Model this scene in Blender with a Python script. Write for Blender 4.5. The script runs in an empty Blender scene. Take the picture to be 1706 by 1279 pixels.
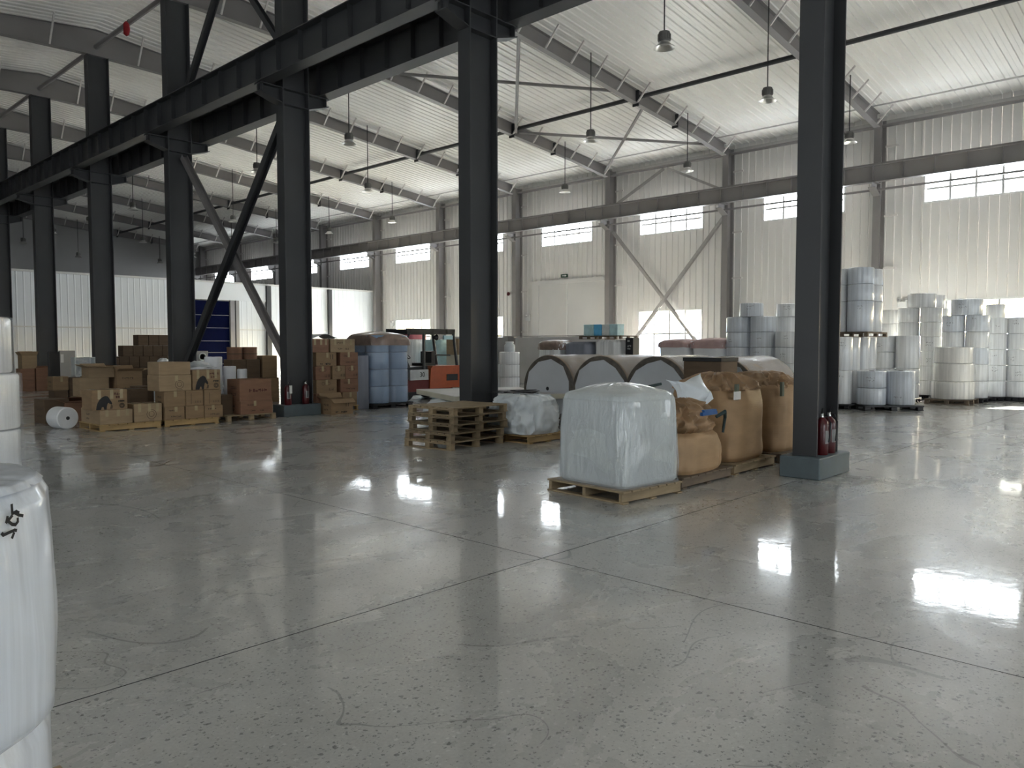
import bpy, math, random
from mathutils import Vector, Matrix, noise
random.seed(7)
C = bpy.context.scene.collection
S = bpy.context.scene
PI = math.pi
# world: X = across the hall (towards the window wall), Y = along the column row, Z up, metres
# ------------------------------------------------------------------ camera, sky, sun, exposure
cam = bpy.data.cameras.new('camera'); co = bpy.data.objects.new('camera', cam); C.objects.link(co)
cam.sensor_fit = 'HORIZONTAL'; cam.sensor_width = 36; cam.lens = 1292.4 / 1706 * 36
cam.clip_start = 0.05; cam.clip_end = 500
co.location = (0, 0, 1.606)
co.rotation_euler = (math.radians(90 - 2.86), math.radians(0.05), math.radians(43.262 - 90))
S.camera = co
S.view_settings.view_transform = 'Standard'; S.view_settings.look = 'None'
S.view_settings.gamma = 1; S.view_settings.use_curve_mapping = False
S.view_settings.exposure = 2.18
W = bpy.data.worlds.new('sky'); S.world = W; W.use_nodes = True
wn = W.node_tree; wb = wn.nodes['Background']
sky = wn.nodes.new('ShaderNodeTexSky'); sky.sky_type = 'NISHITA'; sky.sun_disc = False
sky.sun_elevation = math.radians(21.5); sky.sun_rotation = math.radians(106); sky.air_density = 1.0; sky.dust_density = 2.0
wn.links.new(sky.outputs[0], wb.inputs[0]); wb.inputs[1].default_value = 0.75
sun = bpy.data.lights.new('sun', 'SUN'); sun.energy = 20; sun.angle = 0.009; sun.color = (1, .95, .87)
so = bpy.data.objects.new('sun', sun); C.objects.link(so); so.location = (60, 10, 30)
so.rotation_euler = Vector((-8.1, 2.35, -3.2)).to_track_quat('-Z', 'Y').to_euler()
PANE_E = 4.4          # frosted panes lit by the daylight behind them
LEFT_E = 1.9
FRONT_FILL_E = 1.5  # glow of the added front windows, fill light from behind the camera
S.cycles.max_bounces = 8; S.cycles.diffuse_bounces = 5; S.cycles.glossy_bounces = 4
S.cycles.transmission_bounces = 6; S.cycles.transparent_max_bounces = 12
S.cycles.caustics_reflective = False; S.cycles.caustics_refractive = False
S.cycles.sample_clamp_indirect = 6

# ------------------------------------------------------------------ materials
def new_mat(name):
    m = bpy.data.materials.new(name); m.use_nodes = True
    return m, m.node_tree, m.node_tree.nodes['Principled BSDF']
def pos_node(nt, mode):
    if mode == 'world':
        n = nt.nodes.new('ShaderNodeNewGeometry'); return n.outputs['Position']
    n = nt.nodes.new('ShaderNodeTexCoord'); return n.outputs['Object']
def mapped(nt, mode, scale):
    mp = nt.nodes.new('ShaderNodeMapping'); mp.inputs['Scale'].default_value = scale
    nt.links.new(pos_node(nt, mode), mp.inputs[0]); return mp.outputs[0]
def noise_node(nt, vec, scale, detail=3, rough=.55, dist=0):
    n = nt.nodes.new('ShaderNodeTexNoise'); n.inputs['Scale'].default_value = scale
    n.inputs['Detail'].default_value = detail; n.inputs['Roughness'].default_value = rough
    n.inputs['Distortion'].default_value = dist
    nt.links.new(vec, n.inputs['Vector']); return n.outputs['Fac']
def ramp(nt, fac, stops):
    r = nt.nodes.new('ShaderNodeValToRGB'); e = r.color_ramp.elements
    while len(e) < len(stops): e.new(.5)
    for el, (p, c) in zip(e, stops):
        el.position = p; el.color = (*c, 1) if len(c) == 3 else c
    nt.links.new(fac, r.inputs[0]); return r.outputs[0]
def bump(nt, b, h, strength, dist=.01):
    n = nt.nodes.new('ShaderNodeBump'); n.inputs['Strength'].default_value = strength; n.inputs['Distance'].default_value = dist
    nt.links.new(h, n.inputs['Height']); nt.links.new(n.outputs[0], b.inputs['Normal'])
def simple(name, col, rough=.5, metal=0, var=.12, scale=(6, 6, 6), mode='object', bmp=0, bscale=(30, 30, 30), coat=0, bdist=.01):
    m, nt, b = new_mat(name)
    f = noise_node(nt, mapped(nt, mode, scale), 1.0, 4)
    lo = tuple(max(0, c * (1 - var)) for c in col); hi = tuple(min(1, c * (1 + var)) for c in col)
    nt.links.new(ramp(nt, f, [(.3, lo), (.7, hi)]), b.inputs['Base Color'])
    b.inputs['Roughness'].default_value = rough; b.inputs['Metallic'].default_value = metal
    if coat: b.inputs['Coat Weight'].default_value = coat; b.inputs['Coat Roughness'].default_value = .12
    if bmp: bump(nt, b, noise_node(nt, mapped(nt, mode, bscale), 1.0, 4, .6), bmp, bdist)
    return m
M = {}
M['steel'] = simple('dark_grey_painted_steel', (.042, .043, .046), .5, scale=(.8, .8, .8), mode='world', var=.1)
M['steel_lit'] = simple('grey_painted_steel_lit', (.235, .22, .218), .45, scale=(.8, .8, .8), mode='world', var=.08)  # same paint as the column row, its lit tone put into the colour
M['brace_light'] = simple('light_primed_steel', (.66, .63, .61), .5, mode='world', var=.06)
M['bracesteel'] = simple('pale_grey_brace_paint', (.36, .34, .33), .5, mode='world', var=.1)
M['plinth'] = simple('blue_grey_plinth_paint', (.105, .135, .15), .5, scale=(4, 4, 4), mode='world', var=.12)
M['ceil'] = simple('white_coated_liner', (.88, .865, .83), .30, scale=(.5, 3, .5), mode='world', var=.03)
M['wall'] = simple('off_white_wall_sheet', (.71, .695, .67), .42, scale=(.5, .8, .3), mode='world', var=.04)
M['trim'] = simple('grey_trim_sheet', (.45, .44, .43), .45, mode='world', var=.05)
M['part'] = simple('cool_white_partition_sheet', (.86, .89, .92), .4, scale=(.4, .4, .3), mode='world', var=.04)
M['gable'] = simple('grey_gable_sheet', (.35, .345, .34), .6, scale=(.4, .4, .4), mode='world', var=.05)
M['doorleaf'] = simple('pale_grey_door_sheet', (.62, .61, .60), .4, scale=(.5, .5, .4), mode='world', var=.04)
M['blue'] = simple('navy_door_curtain', (.0006, .003, .028), .9, var=.15, mode='world', scale=(1, 1, 1))
M['blue'].node_tree.nodes['Principled BSDF'].inputs['Specular IOR Level'].default_value = .1
M['alu'] = simple('brushed_aluminium', (.72, .71, .69), .28, 1, var=.05)
M['lampbody'] = simple('grey_lamp_housing', (.16, .155, .145), .5, .3)
M['black'] = simple('black_plastic', (.012, .012, .014), .45)
M['dark'] = simple('dark_rubber', (.02, .02, .021), .7)
M['red'] = simple('red_enamel', (.075, .003, .006), .32, coat=.3)
M['redcloth'] = simple('red_cloth', (.30, .01, .015), .8)
M['paper'] = simple('white_paper', (.75, .75, .74), .6, var=.04)
M['ink'] = simple('black_ink', (.012, .011, .012), .6)
M['redink'] = simple('dark_red_ink', (.085, .016, .012), .6)
M['brownink'] = simple('brown_ink', (.05, .028, .016), .6)
M['greenink'] = simple('green_sign', (.01, .06, .03), .5)
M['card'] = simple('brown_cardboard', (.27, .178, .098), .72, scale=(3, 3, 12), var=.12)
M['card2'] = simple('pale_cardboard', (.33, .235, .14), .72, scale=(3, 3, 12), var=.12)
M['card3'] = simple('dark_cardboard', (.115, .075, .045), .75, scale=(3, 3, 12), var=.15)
M['cardred'] = simple('reddish_cardboard', (.24, .125, .075), .72, scale=(3, 3, 12), var=.12)
M['tape'] = simple('buff_packing_tape', (.42, .34, .21), .22, coat=.3)
M['teal'] = simple('pale_teal_plastic', (.24, .40, .38), .4)
M['wood'] = simple('weathered_pallet_wood', (.30, .225, .135), .75, scale=(2, 9, 9), var=.28, bmp=.25, bscale=(4, 40, 40))
M['wood2'] = simple('yellow_pallet_wood', (.40, .27, .12), .7, scale=(2, 9, 9), var=.25, bmp=.25, bscale=(4, 40, 40))
M['woodold'] = simple('aged_pallet_wood', (.22, .165, .10), .8, scale=(2, 9, 9), var=.3, bmp=.25, bscale=(4, 40, 40))
M['wood3'] = simple('grey_pallet_wood', (.16, .12, .085), .8, scale=(2, 9, 9), var=.3, bmp=.25, bscale=(4, 40, 40))
M['orange'] = simple('orange_forklift_paint', (.40, .075, .018), .4, coat=.25)
M['darkred'] = simple('dark_red_forklift_paint', (.15, .018, .015), .45)
M['plate'] = simple('pale_grey_panel', (.55, .56, .56), .5)
M['panel'] = simple('grey_panel', (.34, .33, .34), .5, mode='world', scale=(.7, .7, .7))
M['panelw'] = simple('pale_panel', (.62, .60, .59), .5, mode='world', scale=(.7, .7, .7))
M['slab'] = simple('cream_foam_panel', (.60, .57, .46), .6, var=.08, scale=(2, 2, 2))
M['kraft'] = simple('kraft_wrap', (.27, .20, .145), .5, scale=(4, 4, 4), var=.2, coat=.1, bmp=.6, bscale=(3, 16, 16))
M['kraftdark'] = simple('kraft_fold', (.10, .085, .07), .6, scale=(9, 9, 9), var=.35, bmp=.5, bscale=(30, 30, 30))
M['enddisc'] = simple('pale_end_disc', (.58, .60, .63), .4, scale=(2, 2, 2), var=.06, bmp=.25, bscale=(5, 14, 14), coat=.3)
M['white'] = simple('white_nonwoven', (.78, .79, .81), .55, scale=(5, 5, 5), var=.04, bmp=.15, bscale=(8, 8, 40))
M['foil'] = simple('silver_foil', (.84, .87, .9), .4, .15, scale=(9, 9, 9), var=.3, bmp=.7, bscale=(14, 14, 14))
M['bluewrap'] = simple('blue_film_roll', (.20, .30, .46), .35, scale=(5, 5, 1), var=.18, coat=.4, bmp=.2, bscale=(14, 14, 1.5))
M['purplewrap'] = simple('violet_grey_film_roll', (.22, .235, .29), .35, scale=(5, 5, 1), var=.18, coat=.3)
M['brownplastic'] = simple('brown_plastic_hood', (.22, .155, .125), .35, scale=(5, 5, 5), var=.2, bmp=.5, bscale=(7, 7, 7), coat=.3)
M['pinkpaper'] = simple('pink_grey_paper', (.52, .36, .34), .6, scale=(4, 4, 4), var=.15, bmp=.4, bscale=(6, 6, 6))
M['pink'] = simple('pink_sacks', (.62, .20, .24), .6, scale=(3, 3, 3))
M['tan'] = simple('tan_woven_bag', (.40, .255, .135), .6, scale=(2, 2, 5), var=.14, bmp=.22, bscale=(4, 4, 60))
M['tandark'] = simple('tan_bag_crumpled', (.33, .205, .11), .55, scale=(5, 5, 5), var=.25, bmp=.7, bscale=(9, 9, 9))
M['liner'] = simple('white_plastic_liner', (.66, .70, .73), .35, scale=(3, 3, 3), var=.1, bmp=.5, bscale=(5, 5, 5), coat=.3)
M['strapblue'] = simple('blue_lifting_strap', (.02, .10, .30), .6)
M['strapdark'] = simple('dark_lifting_strap', (.03, .05, .05), .7)
M['strapgreen'] = simple('grey_green_strap', (.13, .15, .11), .7)
M['cyan'] = simple('sky_blue_crate', (.12, .48, .80), .4)
M['palecyan'] = simple('pale_blue_crate', (.50, .72, .76), .4)
M['palegrey'] = simple('pale_grey_crate', (.66, .70, .70), .4)
M['core'] = simple('dark_core', (.02, .02, .022), .8)
M['outdoor'] = simple('pale_outdoor_paving', (.66, .65, .63), .9, mode='world', scale=(.2, .2, .2))
M['outwall'] = simple('pale_outdoor_building', (.86, .87, .9), .9, mode='world', scale=(.2, .2, .2))

def roll_mat(name, col, rough, streak):
    m, nt, b = new_mat(name)
    f = noise_node(nt, mapped(nt, 'object', (16, 16, .35)), 1.0, 4, .6)
    lo = tuple(c * .74 for c in col)  # vertical reflection streaks of the film are painted into the colour too
    nt.links.new(ramp(nt, f, [(.35, lo), (.62, col)]), b.inputs['Base Color'])
    b.inputs['Roughness'].default_value = rough
    b.inputs['Coat Weight'].default_value = .7; b.inputs['Coat Roughness'].default_value = .14
    bump(nt, b, f, streak, .02)
    return m
M['roll'] = roll_mat('clear_film_over_white_roll', (.88, .89, .90), .28, .8)
M['rollblue'] = roll_mat('clear_film_over_bluish_roll', (.74, .78, .84), .28, .9)
M['rollwarm'] = roll_mat('clear_film_over_cream_roll', (.86, .82, .75), .3, .8)
M['rollnear'] = roll_mat('clear_film_over_near_roll', (.80, .84, .905), .3, .10)

def wrap_mat(name, col, alpha, bs=(7, 7, 3), strength=.6):
    m, nt, b = new_mat(name)
    b.inputs['Base Color'].default_value = (*col, 1); b.inputs['Roughness'].default_value = .2
    b.inputs['Coat Weight'].default_value = .5; b.inputs['Coat Roughness'].default_value = .1
    f = noise_node(nt, mapped(nt, 'object', bs), 1.0, 5, .6, .6)
    bump(nt, b, f, strength, .03)
    t = nt.nodes.new('ShaderNodeBsdfTransparent'); mx = nt.nodes.new('ShaderNodeMixShader')
    mx.inputs[0].default_value = alpha
    nt.links.new(t.outputs[0], mx.inputs[1]); nt.links.new(b.outputs[0], mx.inputs[2])
    nt.links.new(mx.outputs[0], nt.nodes['Material Output'].inputs[0])
    return m
M['wrap'] = wrap_mat('stretch_wrap', (.80, .83, .86), .45)
M['wrapthin'] = wrap_mat('thin_stretch_wrap', (.78, .82, .88), .16, (9, 9, 4), .8)
M['reelfilm'] = wrap_mat('reel_stretch_wrap', (.66, .64, .62), .30, (4, 16, 16), 1.0)
M['reelfilm'].node_tree.nodes['Principled BSDF'].inputs['Roughness'].default_value = .18
M['reelfilm'].node_tree.nodes['Principled BSDF'].inputs['Coat Weight'].default_value = .3
def bag_mat():
    m, nt, b = new_mat('film_wrapped_white_bag')
    f = noise_node(nt, mapped(nt, 'object', (3, 3, 1.2)), 1.0, 4)
    nt.links.new(ramp(nt, f, [(.3, (.56, .60, .605)), (.7, (.66, .70, .70))]), b.inputs['Base Color'])
    b.inputs['Roughness'].default_value = .4; b.inputs['Coat Weight'].default_value = .9; b.inputs['Coat Roughness'].default_value = .09
    g = noise_node(nt, mapped(nt, 'object', (16, 16, 6)), 1.0, 6, .7, 1.4)
    bump(nt, b, g, .95, .025)
    return m
M['bigbag'] = bag_mat()

def glass_mat():
    m, nt, b = new_mat('window_glass'); nt.nodes.remove(b)
    t = nt.nodes.new('ShaderNodeBsdfTransparent'); t.inputs[0].default_value = (.93, .96, .96, 1)
    g = nt.nodes.new('ShaderNodeBsdfGlossy'); g.inputs['Roughness'].default_value = .02
    lw = nt.nodes.new('ShaderNodeLayerWeight'); lw.inputs[0].default_value = .5      # Schlick: 4 % head-on, rising towards grazing
    pw = nt.nodes.new('ShaderNodeMath'); pw.operation = 'POWER'; pw.inputs[1].default_value = 5
    fr = nt.nodes.new('ShaderNodeMapRange'); fr.inputs[3].default_value = .03; fr.inputs[4].default_value = .9
    nt.links.new(lw.outputs['Facing'], pw.inputs[0]); nt.links.new(pw.outputs[0], fr.inputs[0])
    mx = nt.nodes.new('ShaderNodeMixShader')
    nt.links.new(fr.outputs[0], mx.inputs[0]); nt.links.new(t.outputs[0], mx.inputs[1]); nt.links.new(g.outputs[0], mx.inputs[2])
    nt.links.new(mx.outputs[0], nt.nodes['Material Output'].inputs[0]); return m
M['glass'] = glass_mat()
def pane_mat(name, e):
    m, nt, b = new_mat(name)
    b.inputs['Base Color'].default_value = (.8, .85, .88, 1); b.inputs['Roughness'].default_value = .3
    b.inputs['Emission Color'].default_value = (.88, .95, 1, 1); b.inputs['Emission Strength'].default_value = e
    return m
M['frosted'] = pane_mat('daylit_frosted_pane', PANE_E)
M['frontfill'] = pane_mat('fill_light_pane_front', FRONT_FILL_E)
M['frostedleft'] = pane_mat('daylit_frosted_pane_shade_side', LEFT_E)

def floor_mat():
    m, nt, b = new_mat('polished_concrete')
    p = mapped(nt, 'world', (1, 1, 1))
    big = noise_node(nt, mapped(nt, 'world', (.35, .5, .5)), 1.0, 5, .6, .4)
    base = ramp(nt, big, [(.3, (.50, .492, .462)), (.5, (.56, .55, .52)), (.72, (.62, .61, .58))])
    fine = noise_node(nt, p, 60, 3, .6)
    mid = noise_node(nt, p, 9, 4, .6)
    def mix(fac, a, bcol, mode='MIX'):
        n = nt.nodes.new('ShaderNodeMix'); n.data_type = 'RGBA'; n.blend_type = mode
        nt.links.new(fac, n.inputs[0]) if not isinstance(fac, float) else setattr(n.inputs[0], 'default_value', fac)
        nt.links.new(a, n.inputs[6])
        if isinstance(bcol, tuple): n.inputs[7].default_value = (*bcol, 1)
        else: nt.links.new(bcol, n.inputs[7])
        return n.outputs[2]
    col = mix(.5, base, ramp(nt, fine, [(.3, (.72, .72, .72)), (.7, (1, 1, 1))]), 'MULTIPLY')
    col = mix(.35, col, ramp(nt, mid, [(.3, (.72, .72, .72)), (.7, (1, 1, 1))]), 'MULTIPLY')
    # exposed aggregate chips: dark and pale
    for sc, th, c in ((30, .16, (.07, .07, .066)), (21, .105, (.10, .098, .092)), (52, .17, (.09, .09, .086)), (33, .15, (.66, .65, .62))):
        v = nt.nodes.new('ShaderNodeTexVoronoi'); v.inputs['Scale'].default_value = sc; v.inputs['Randomness'].default_value = 1
        off = nt.nodes.new('ShaderNodeMapping'); off.inputs['Location'].default_value = (sc, sc * .3, 0); off.inputs['Scale'].default_value = (1, 1.25, 1)
        warp = nt.nodes.new('ShaderNodeVectorMath'); warp.operation = 'ADD'
        nz = nt.nodes.new('ShaderNodeTexNoise'); nz.inputs['Scale'].default_value = sc * 2.2
        sc3 = nt.nodes.new('ShaderNodeVectorMath'); sc3.operation = 'SCALE'; sc3.inputs['Scale'].default_value = .028
        nt.links.new(p, nz.inputs['Vector']); nt.links.new(nz.outputs['Color'], sc3.inputs[0])
        nt.links.new(p, warp.inputs[0]); nt.links.new(sc3.outputs[0], warp.inputs[1])
        nt.links.new(warp.outputs[0], off.inputs[0]); nt.links.new(off.outputs[0], v.inputs['Vector'])
        # only some cells carry a chip
        sep = nt.nodes.new('ShaderNodeSeparateColor'); nt.links.new(v.outputs['Color'], sep.inputs[0])
        lt = nt.nodes.new('ShaderNodeMath'); lt.operation = 'MULTIPLY'; lt.inputs[1].default_value = th
        sq = nt.nodes.new('ShaderNodeMath'); sq.operation = 'POWER'; sq.inputs[1].default_value = 2.2
        nt.links.new(sep.outputs[0], sq.inputs[0]); nt.links.new(sq.outputs[0], lt.inputs[0])
        mul = nt.nodes.new('ShaderNodeMath'); mul.operation = 'MULTIPLY'; mul.inputs[1].default_value = 2.3 
        nt.links.new(lt.outputs[0], mul.inputs[0])
        cmp_ = nt.nodes.new('ShaderNodeMath'); cmp_.operation = 'LESS_THAN'
        nt.links.new(v.outputs['Distance'], cmp_.inputs[0]); nt.links.new(mul.outputs[0], cmp_.inputs[1])
        soft = nt.nodes.new('ShaderNodeMath'); soft.operation = 'MULTIPLY'; soft.inputs[1].default_value = .62
        nt.links.new(cmp_.outputs[0], soft.inputs[0])
        col = mix(soft.outputs[0], col, c)
    for k_, (sc_, off_) in enumerate((((.28, .42, 1), .5), ((.5, .22, 1), .47), ((.9, 1.3, 1), .52))):
        nz_ = noise_node(nt, mapped(nt, 'world', sc_), 1.0, 1.5, .4, .25)
        sb = nt.nodes.new('ShaderNodeMath'); sb.operation = 'SUBTRACT'; sb.inputs[1].default_value = off_
        ab = nt.nodes.new('ShaderNodeMath'); ab.operation = 'ABSOLUTE'
        ls = nt.nodes.new('ShaderNodeMath'); ls.operation = 'LESS_THAN'; ls.inputs[1].default_value = .0011 + .0006 * k_
        mk = nt.nodes.new('ShaderNodeMath'); mk.operation = 'GREATER_THAN'; mk.inputs[1].default_value = .53
        ml = nt.nodes.new('ShaderNodeMath'); ml.operation = 'MULTIPLY'
        m3 = nt.nodes.new('ShaderNodeMath'); m3.operation = 'MULTIPLY'; m3.inputs[1].default_value = .45
        nt.links.new(nz_, sb.inputs[0]); nt.links.new(sb.outputs[0], ab.inputs[0]); nt.links.new(ab.outputs[0], ls.inputs[0])
        nt.links.new(noise_node(nt, mapped(nt, 'world', (.55 + .2 * k_, .6, 1)), 1.0, 2, .5), mk.inputs[0])
        nt.links.new(ls.outputs[0], ml.inputs[0]); nt.links.new(mk.outputs[0], ml.inputs[1]); nt.links.new(ml.outputs[0], m3.inputs[0])
        col = mix(m3.outputs[0], col, (.09, .09, .085))
    nt.links.new(col, b.inputs['Base Color'])
    r1 = noise_node(nt, mapped(nt, 'world', (.8, 1.1, 1)), 1.0, 6, .65, .5)
    rr = nt.nodes.new('ShaderNodeMapRange'); rr.inputs[1].default_value = .3; rr.inputs[2].default_value = .7
    rr.inputs[3].default_value = .20; rr.inputs[4].default_value = .36
    nt.links.new(r1, rr.inputs[0]); nt.links.new(rr.outputs[0], b.inputs['Roughness'])
    b.inputs['Specular IOR Level'].default_value = .4
    r2 = nt.nodes.new('ShaderNodeMapRange'); r2.inputs[1].default_value = .35; r2.inputs[2].default_value = .65
    r2.inputs[3].default_value = .025; r2.inputs[4].default_value = .07
    nt.links.new(mid, r2.inputs[0]); nt.links.new(r2.outputs[0], b.inputs['Coat Roughness'])
    b.inputs['Coat Weight'].default_value = .6
    w = noise_node(nt, mapped(nt, 'world', (1, 1, 1)), 8, 4, .55, .2)
    bump(nt, b, w, .034, .02)
    nt.links.new(b.inputs['Normal'].links[0].from_socket, b.inputs['Coat Normal'])
    return m
M['floor'] = floor_mat()

# ------------------------------------------------------------------ mesh helpers
class MB:
    def __init__(s): s.v = []; s.f = []
    def add(s, vs, fs):
        o = len(s.v); s.v += [tuple(q) for q in vs]; s.f += [tuple(i + o for i in q) for q in fs]; return s
    def box(s, x0, x1, y0, y1, z0, z1, c=0):
        if c <= 0:
            vs = [(x, y, z) for z in (z0, z1) for y in (y0, y1) for x in (x0, x1)]
            return s.add(vs, [(0, 2, 3, 1), (4, 5, 7, 6), (0, 1, 5, 4), (2, 6, 7, 3), (0, 4, 6, 2), (1, 3, 7, 5)])
        c = min(c, (x1 - x0) / 3, (y1 - y0) / 3, (z1 - z0) / 3)
        X, Y, Z = (x0, x1), (y0, y1), (z0, z1); sg = (1, -1); vs = []; ix = {}
        for i in (0, 1):
            for j in (0, 1):
                for k in (0, 1):
                    a, b_, d = X[i], Y[j], Z[k]; ci, cj, ck = c * sg[i], c * sg[j], c * sg[k]
                    ix[i, j, k] = len(vs)
                    vs += [(a, b_ + cj, d + ck), (a + ci, b_, d + ck), (a + ci, b_ + cj, d)]
        g = lambda i, j, k, n: ix[i, j, k] + n
        fs = []
        for i in (0, 1):
            q = [g(i, 0, 0, 0), g(i, 1, 0, 0), g(i, 1, 1, 0), g(i, 0, 1, 0)]; fs.append(q if i else q[::-1])
            q = [g(0, i, 0, 1), g(0, i, 1, 1), g(1, i, 1, 1), g(1, i, 0, 1)]; fs.append(q if i else q[::-1])
            q = [g(0, 0, i, 2), g(1, 0, i, 2), g(1, 1, i, 2), g(0, 1, i, 2)]; fs.append(q if i else q[::-1])
        for a in (0, 1):
            for b_ in (0, 1):
                e = [g(a, b_, 0, 0), g(a, b_, 0, 1), g(a, b_, 1, 1), g(a, b_, 1, 0)]; fs.append(e if (a + b_) % 2 else e[::-1])
                e = [g(a, 0, b_, 0), g(a, 0, b_, 2), g(a, 1, b_, 2), g(a, 1, b_, 0)]; fs.append(e[::-1] if (a + b_) % 2 else e)
                e = [g(0, a, b_, 1), g(0, a, b_, 2), g(1, a, b_, 2), g(1, a, b_, 1)]; fs.append(e if (a + b_) % 2 else e[::-1])
                for k in (0, 1):
                    t = [g(a, b_, k, 0), g(a, b_, k, 1), g(a, b_, k, 2)]; fs.append(t if (a + b_ + k) % 2 else t[::-1])
        return s.add(vs, fs)
    def prism(s, poly, axis, d0, d1):
        """poly: 2D points; axis 0: (d,u,v), 1: (u,d,v), 2: (u,v,d)"""
        n = len(poly); mk = {0: lambda d, u, v: (d, u, v), 1: lambda d, u, v: (u, d, v), 2: lambda d, u, v: (u, v, d)}[axis]
        vs = [mk(d0, *q) for q in poly] + [mk(d1, *q) for q in poly]
        fs = [tuple(range(n))[::-1], tuple(range(n, 2 * n))] + [(i, (i + 1) % n, n + (i + 1) % n, n + i) for i in range(n)]
        return s.add(vs, fs)
    def lathe(s, prof, n=32, axis=2, c=(0, 0, 0)):
        vs = []
        for r, h in prof:
            for i in range(n):
                t = 2 * PI * i / n; u, v = r * math.cos(t), r * math.sin(t)
                q = {2: (u, v, h), 0: (h, u, v), 1: (v, h, u)}[axis]
                vs.append((q[0] + c[0], q[1] + c[1], q[2] + c[2]))
        fs = [(j * n + i, j * n + (i + 1) % n, (j + 1) * n + (i + 1) % n, (j + 1) * n + i) for j in range(len(prof) - 1) for i in range(n)]
        fs += [tuple(range(n))[::-1], tuple(range((len(prof) - 1) * n, len(prof) * n))]
        return s.add(vs, fs)
    def tube(s, pts, r, n=8):
        pts = [Vector(q) for q in pts]; vs = []
        for i, q in enumerate(pts):
            d = (pts[min(i + 1, len(pts) - 1)] - pts[max(i - 1, 0)]).normalized()
            u = d.cross(Vector((0, 0, 1)) if abs(d.z) < .95 else Vector((1, 0, 0))).normalized(); w = d.cross(u)
            rr = r[i] if isinstance(r, (list, tuple)) else r
            vs += [q + (u * math.cos(2 * PI * k / n) + w * math.sin(2 * PI * k / n)) * rr for k in range(n)]
        fs = [(i * n + k, i * n + (k + 1) % n, (i + 1) * n + (k + 1) % n, (i + 1) * n + k) for i in range(len(pts) - 1) for k in range(n)]
        fs += [tuple(range(n))[::-1], tuple(range((len(pts) - 1) * n, len(pts) * n))]
        return s.add(vs, fs)
    def bar(s, a, b, w, h, up=(0, 0, 1)):
        a, b = Vector(a), Vector(b); d = (b - a).normalized(); up = Vector(up)
        if abs(d.dot(up)) > .98: up = Vector((1, 0, 0))
        u = d.cross(up).normalized() * (w / 2); v = u.cross(d).normalized() * (h / 2)
        vs = [p + x * u + y * v for p in (a, b) for x, y in ((-1, -1), (1, -1), (1, 1), (-1, 1))]
        return s.add(vs, [(3, 2, 1, 0), (4, 5, 6, 7), (0, 1, 5, 4), (1, 2, 6, 5), (2, 3, 7, 6), (3, 0, 4, 7)])
    def hbar(s, a, b, w, h, t, up=(0, 0, 1)):
        """rolled H section between a and b: two flanges (width w) and a web (depth h)"""
        a, b = Vector(a), Vector(b); d = (b - a).normalized(); up = Vector(up)
        u = d.cross(up).normalized(); v = u.cross(d).normalized()
        s.bar(a, b, t, h - 2 * t, v)
        for sg in (-1, 1): s.bar(a + v * sg * (h - t) / 2, b + v * sg * (h - t) / 2, w, t, v)
        return s
    def mesh(s, name, mat, smooth=None):
        me = bpy.data.meshes.new(name); me.from_pydata(s.v, [], s.f)
        if mat is not None: me.materials.append(mat if not isinstance(mat, str) else M[mat])
        if smooth is not None:
            me.polygons.foreach_set('use_smooth', [True] * len(me.polygons)); me.set_sharp_from_angle(angle=math.radians(smooth))
        me.update(); return me
def link(name, data, parent=None, loc=(0, 0, 0), rot=(0, 0, 0)):
    o = bpy.data.objects.new(name, data); C.objects.link(o); o.location = loc; o.rotation_euler = rot
    if parent is not None: o.parent = parent
    return o
def part(name, mb, mat, parent, loc=(0, 0, 0), rot=(0, 0, 0), smooth=None, label=None):
    o = link(name, mb.mesh(name, mat, smooth), parent, loc, rot)
    if label: o['label'] = label
    return o
def thing(name, label, cat, loc=(0, 0, 0), rz=0, group=None):
    o = link(name, None, None, loc, (0, 0, rz)); o.empty_display_size = .1
    o['label'] = label; o['category'] = cat
    if group: o['group'] = group
    return o
def struct(name, mb=None, mat=None, smooth=None):
    o = link(name, mb.mesh(name, mat, smooth) if mb else None); o['kind'] = 'structure'; return o
_box = {}
def bp(name, parent, mat, x0, x1, y0, y1, z0, z1, c=.004, rot=(0, 0, 0)):
    """a box part, its mesh shared between equal boxes"""
    k = (name, mat, round(x1 - x0, 4), round(y1 - y0, 4), round(z1 - z0, 4), c)
    if k not in _box:
        _box[k] = MB().box(-(x1 - x0) / 2, (x1 - x0) / 2, -(y1 - y0) / 2, (y1 - y0) / 2, -(z1 - z0) / 2, (z1 - z0) / 2, c).mesh(name, mat)
    return link(name, _box[k], parent, ((x0 + x1) / 2, (y0 + y1) / 2, (z0 + z1) / 2), rot)
def dup(root, loc, rz=None, label=None, group=None):
    r = root.copy(); C.objects.link(r); r.location = loc
    if rz is not None: r.rotation_euler = (0, 0, rz)
    if label: r['label'] = label
    if group: r['group'] = group
    for ch in list(root.children):
        c = ch.copy(); C.objects.link(c); c.parent = r
        for g in ch.children:
            d = g.copy(); C.objects.link(d); d.parent = c
    return r
def text_mb(txt, size, depth=.002):
    cu = bpy.data.curves.new('t', 'FONT'); cu.body = txt; cu.size = size; cu.align_x = 'CENTER'; cu.align_y = 'CENTER'; cu.extrude = depth
    o = bpy.data.objects.new('t', cu); C.objects.link(o)
    me = o.evaluated_get(bpy.context.evaluated_depsgraph_get()).to_mesh()
    mb = MB().add([v.co[:] for v in me.vertices], [tuple(p.vertices) for p in me.polygons])
    bpy.data.objects.remove(o); bpy.data.curves.remove(cu); return mb
ORD = ['first', 'second', 'third', 'fourth', 'fifth', 'sixth', 'seventh', 'eighth', 'ninth', 'tenth', 'eleventh', 'twelfth']

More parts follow.
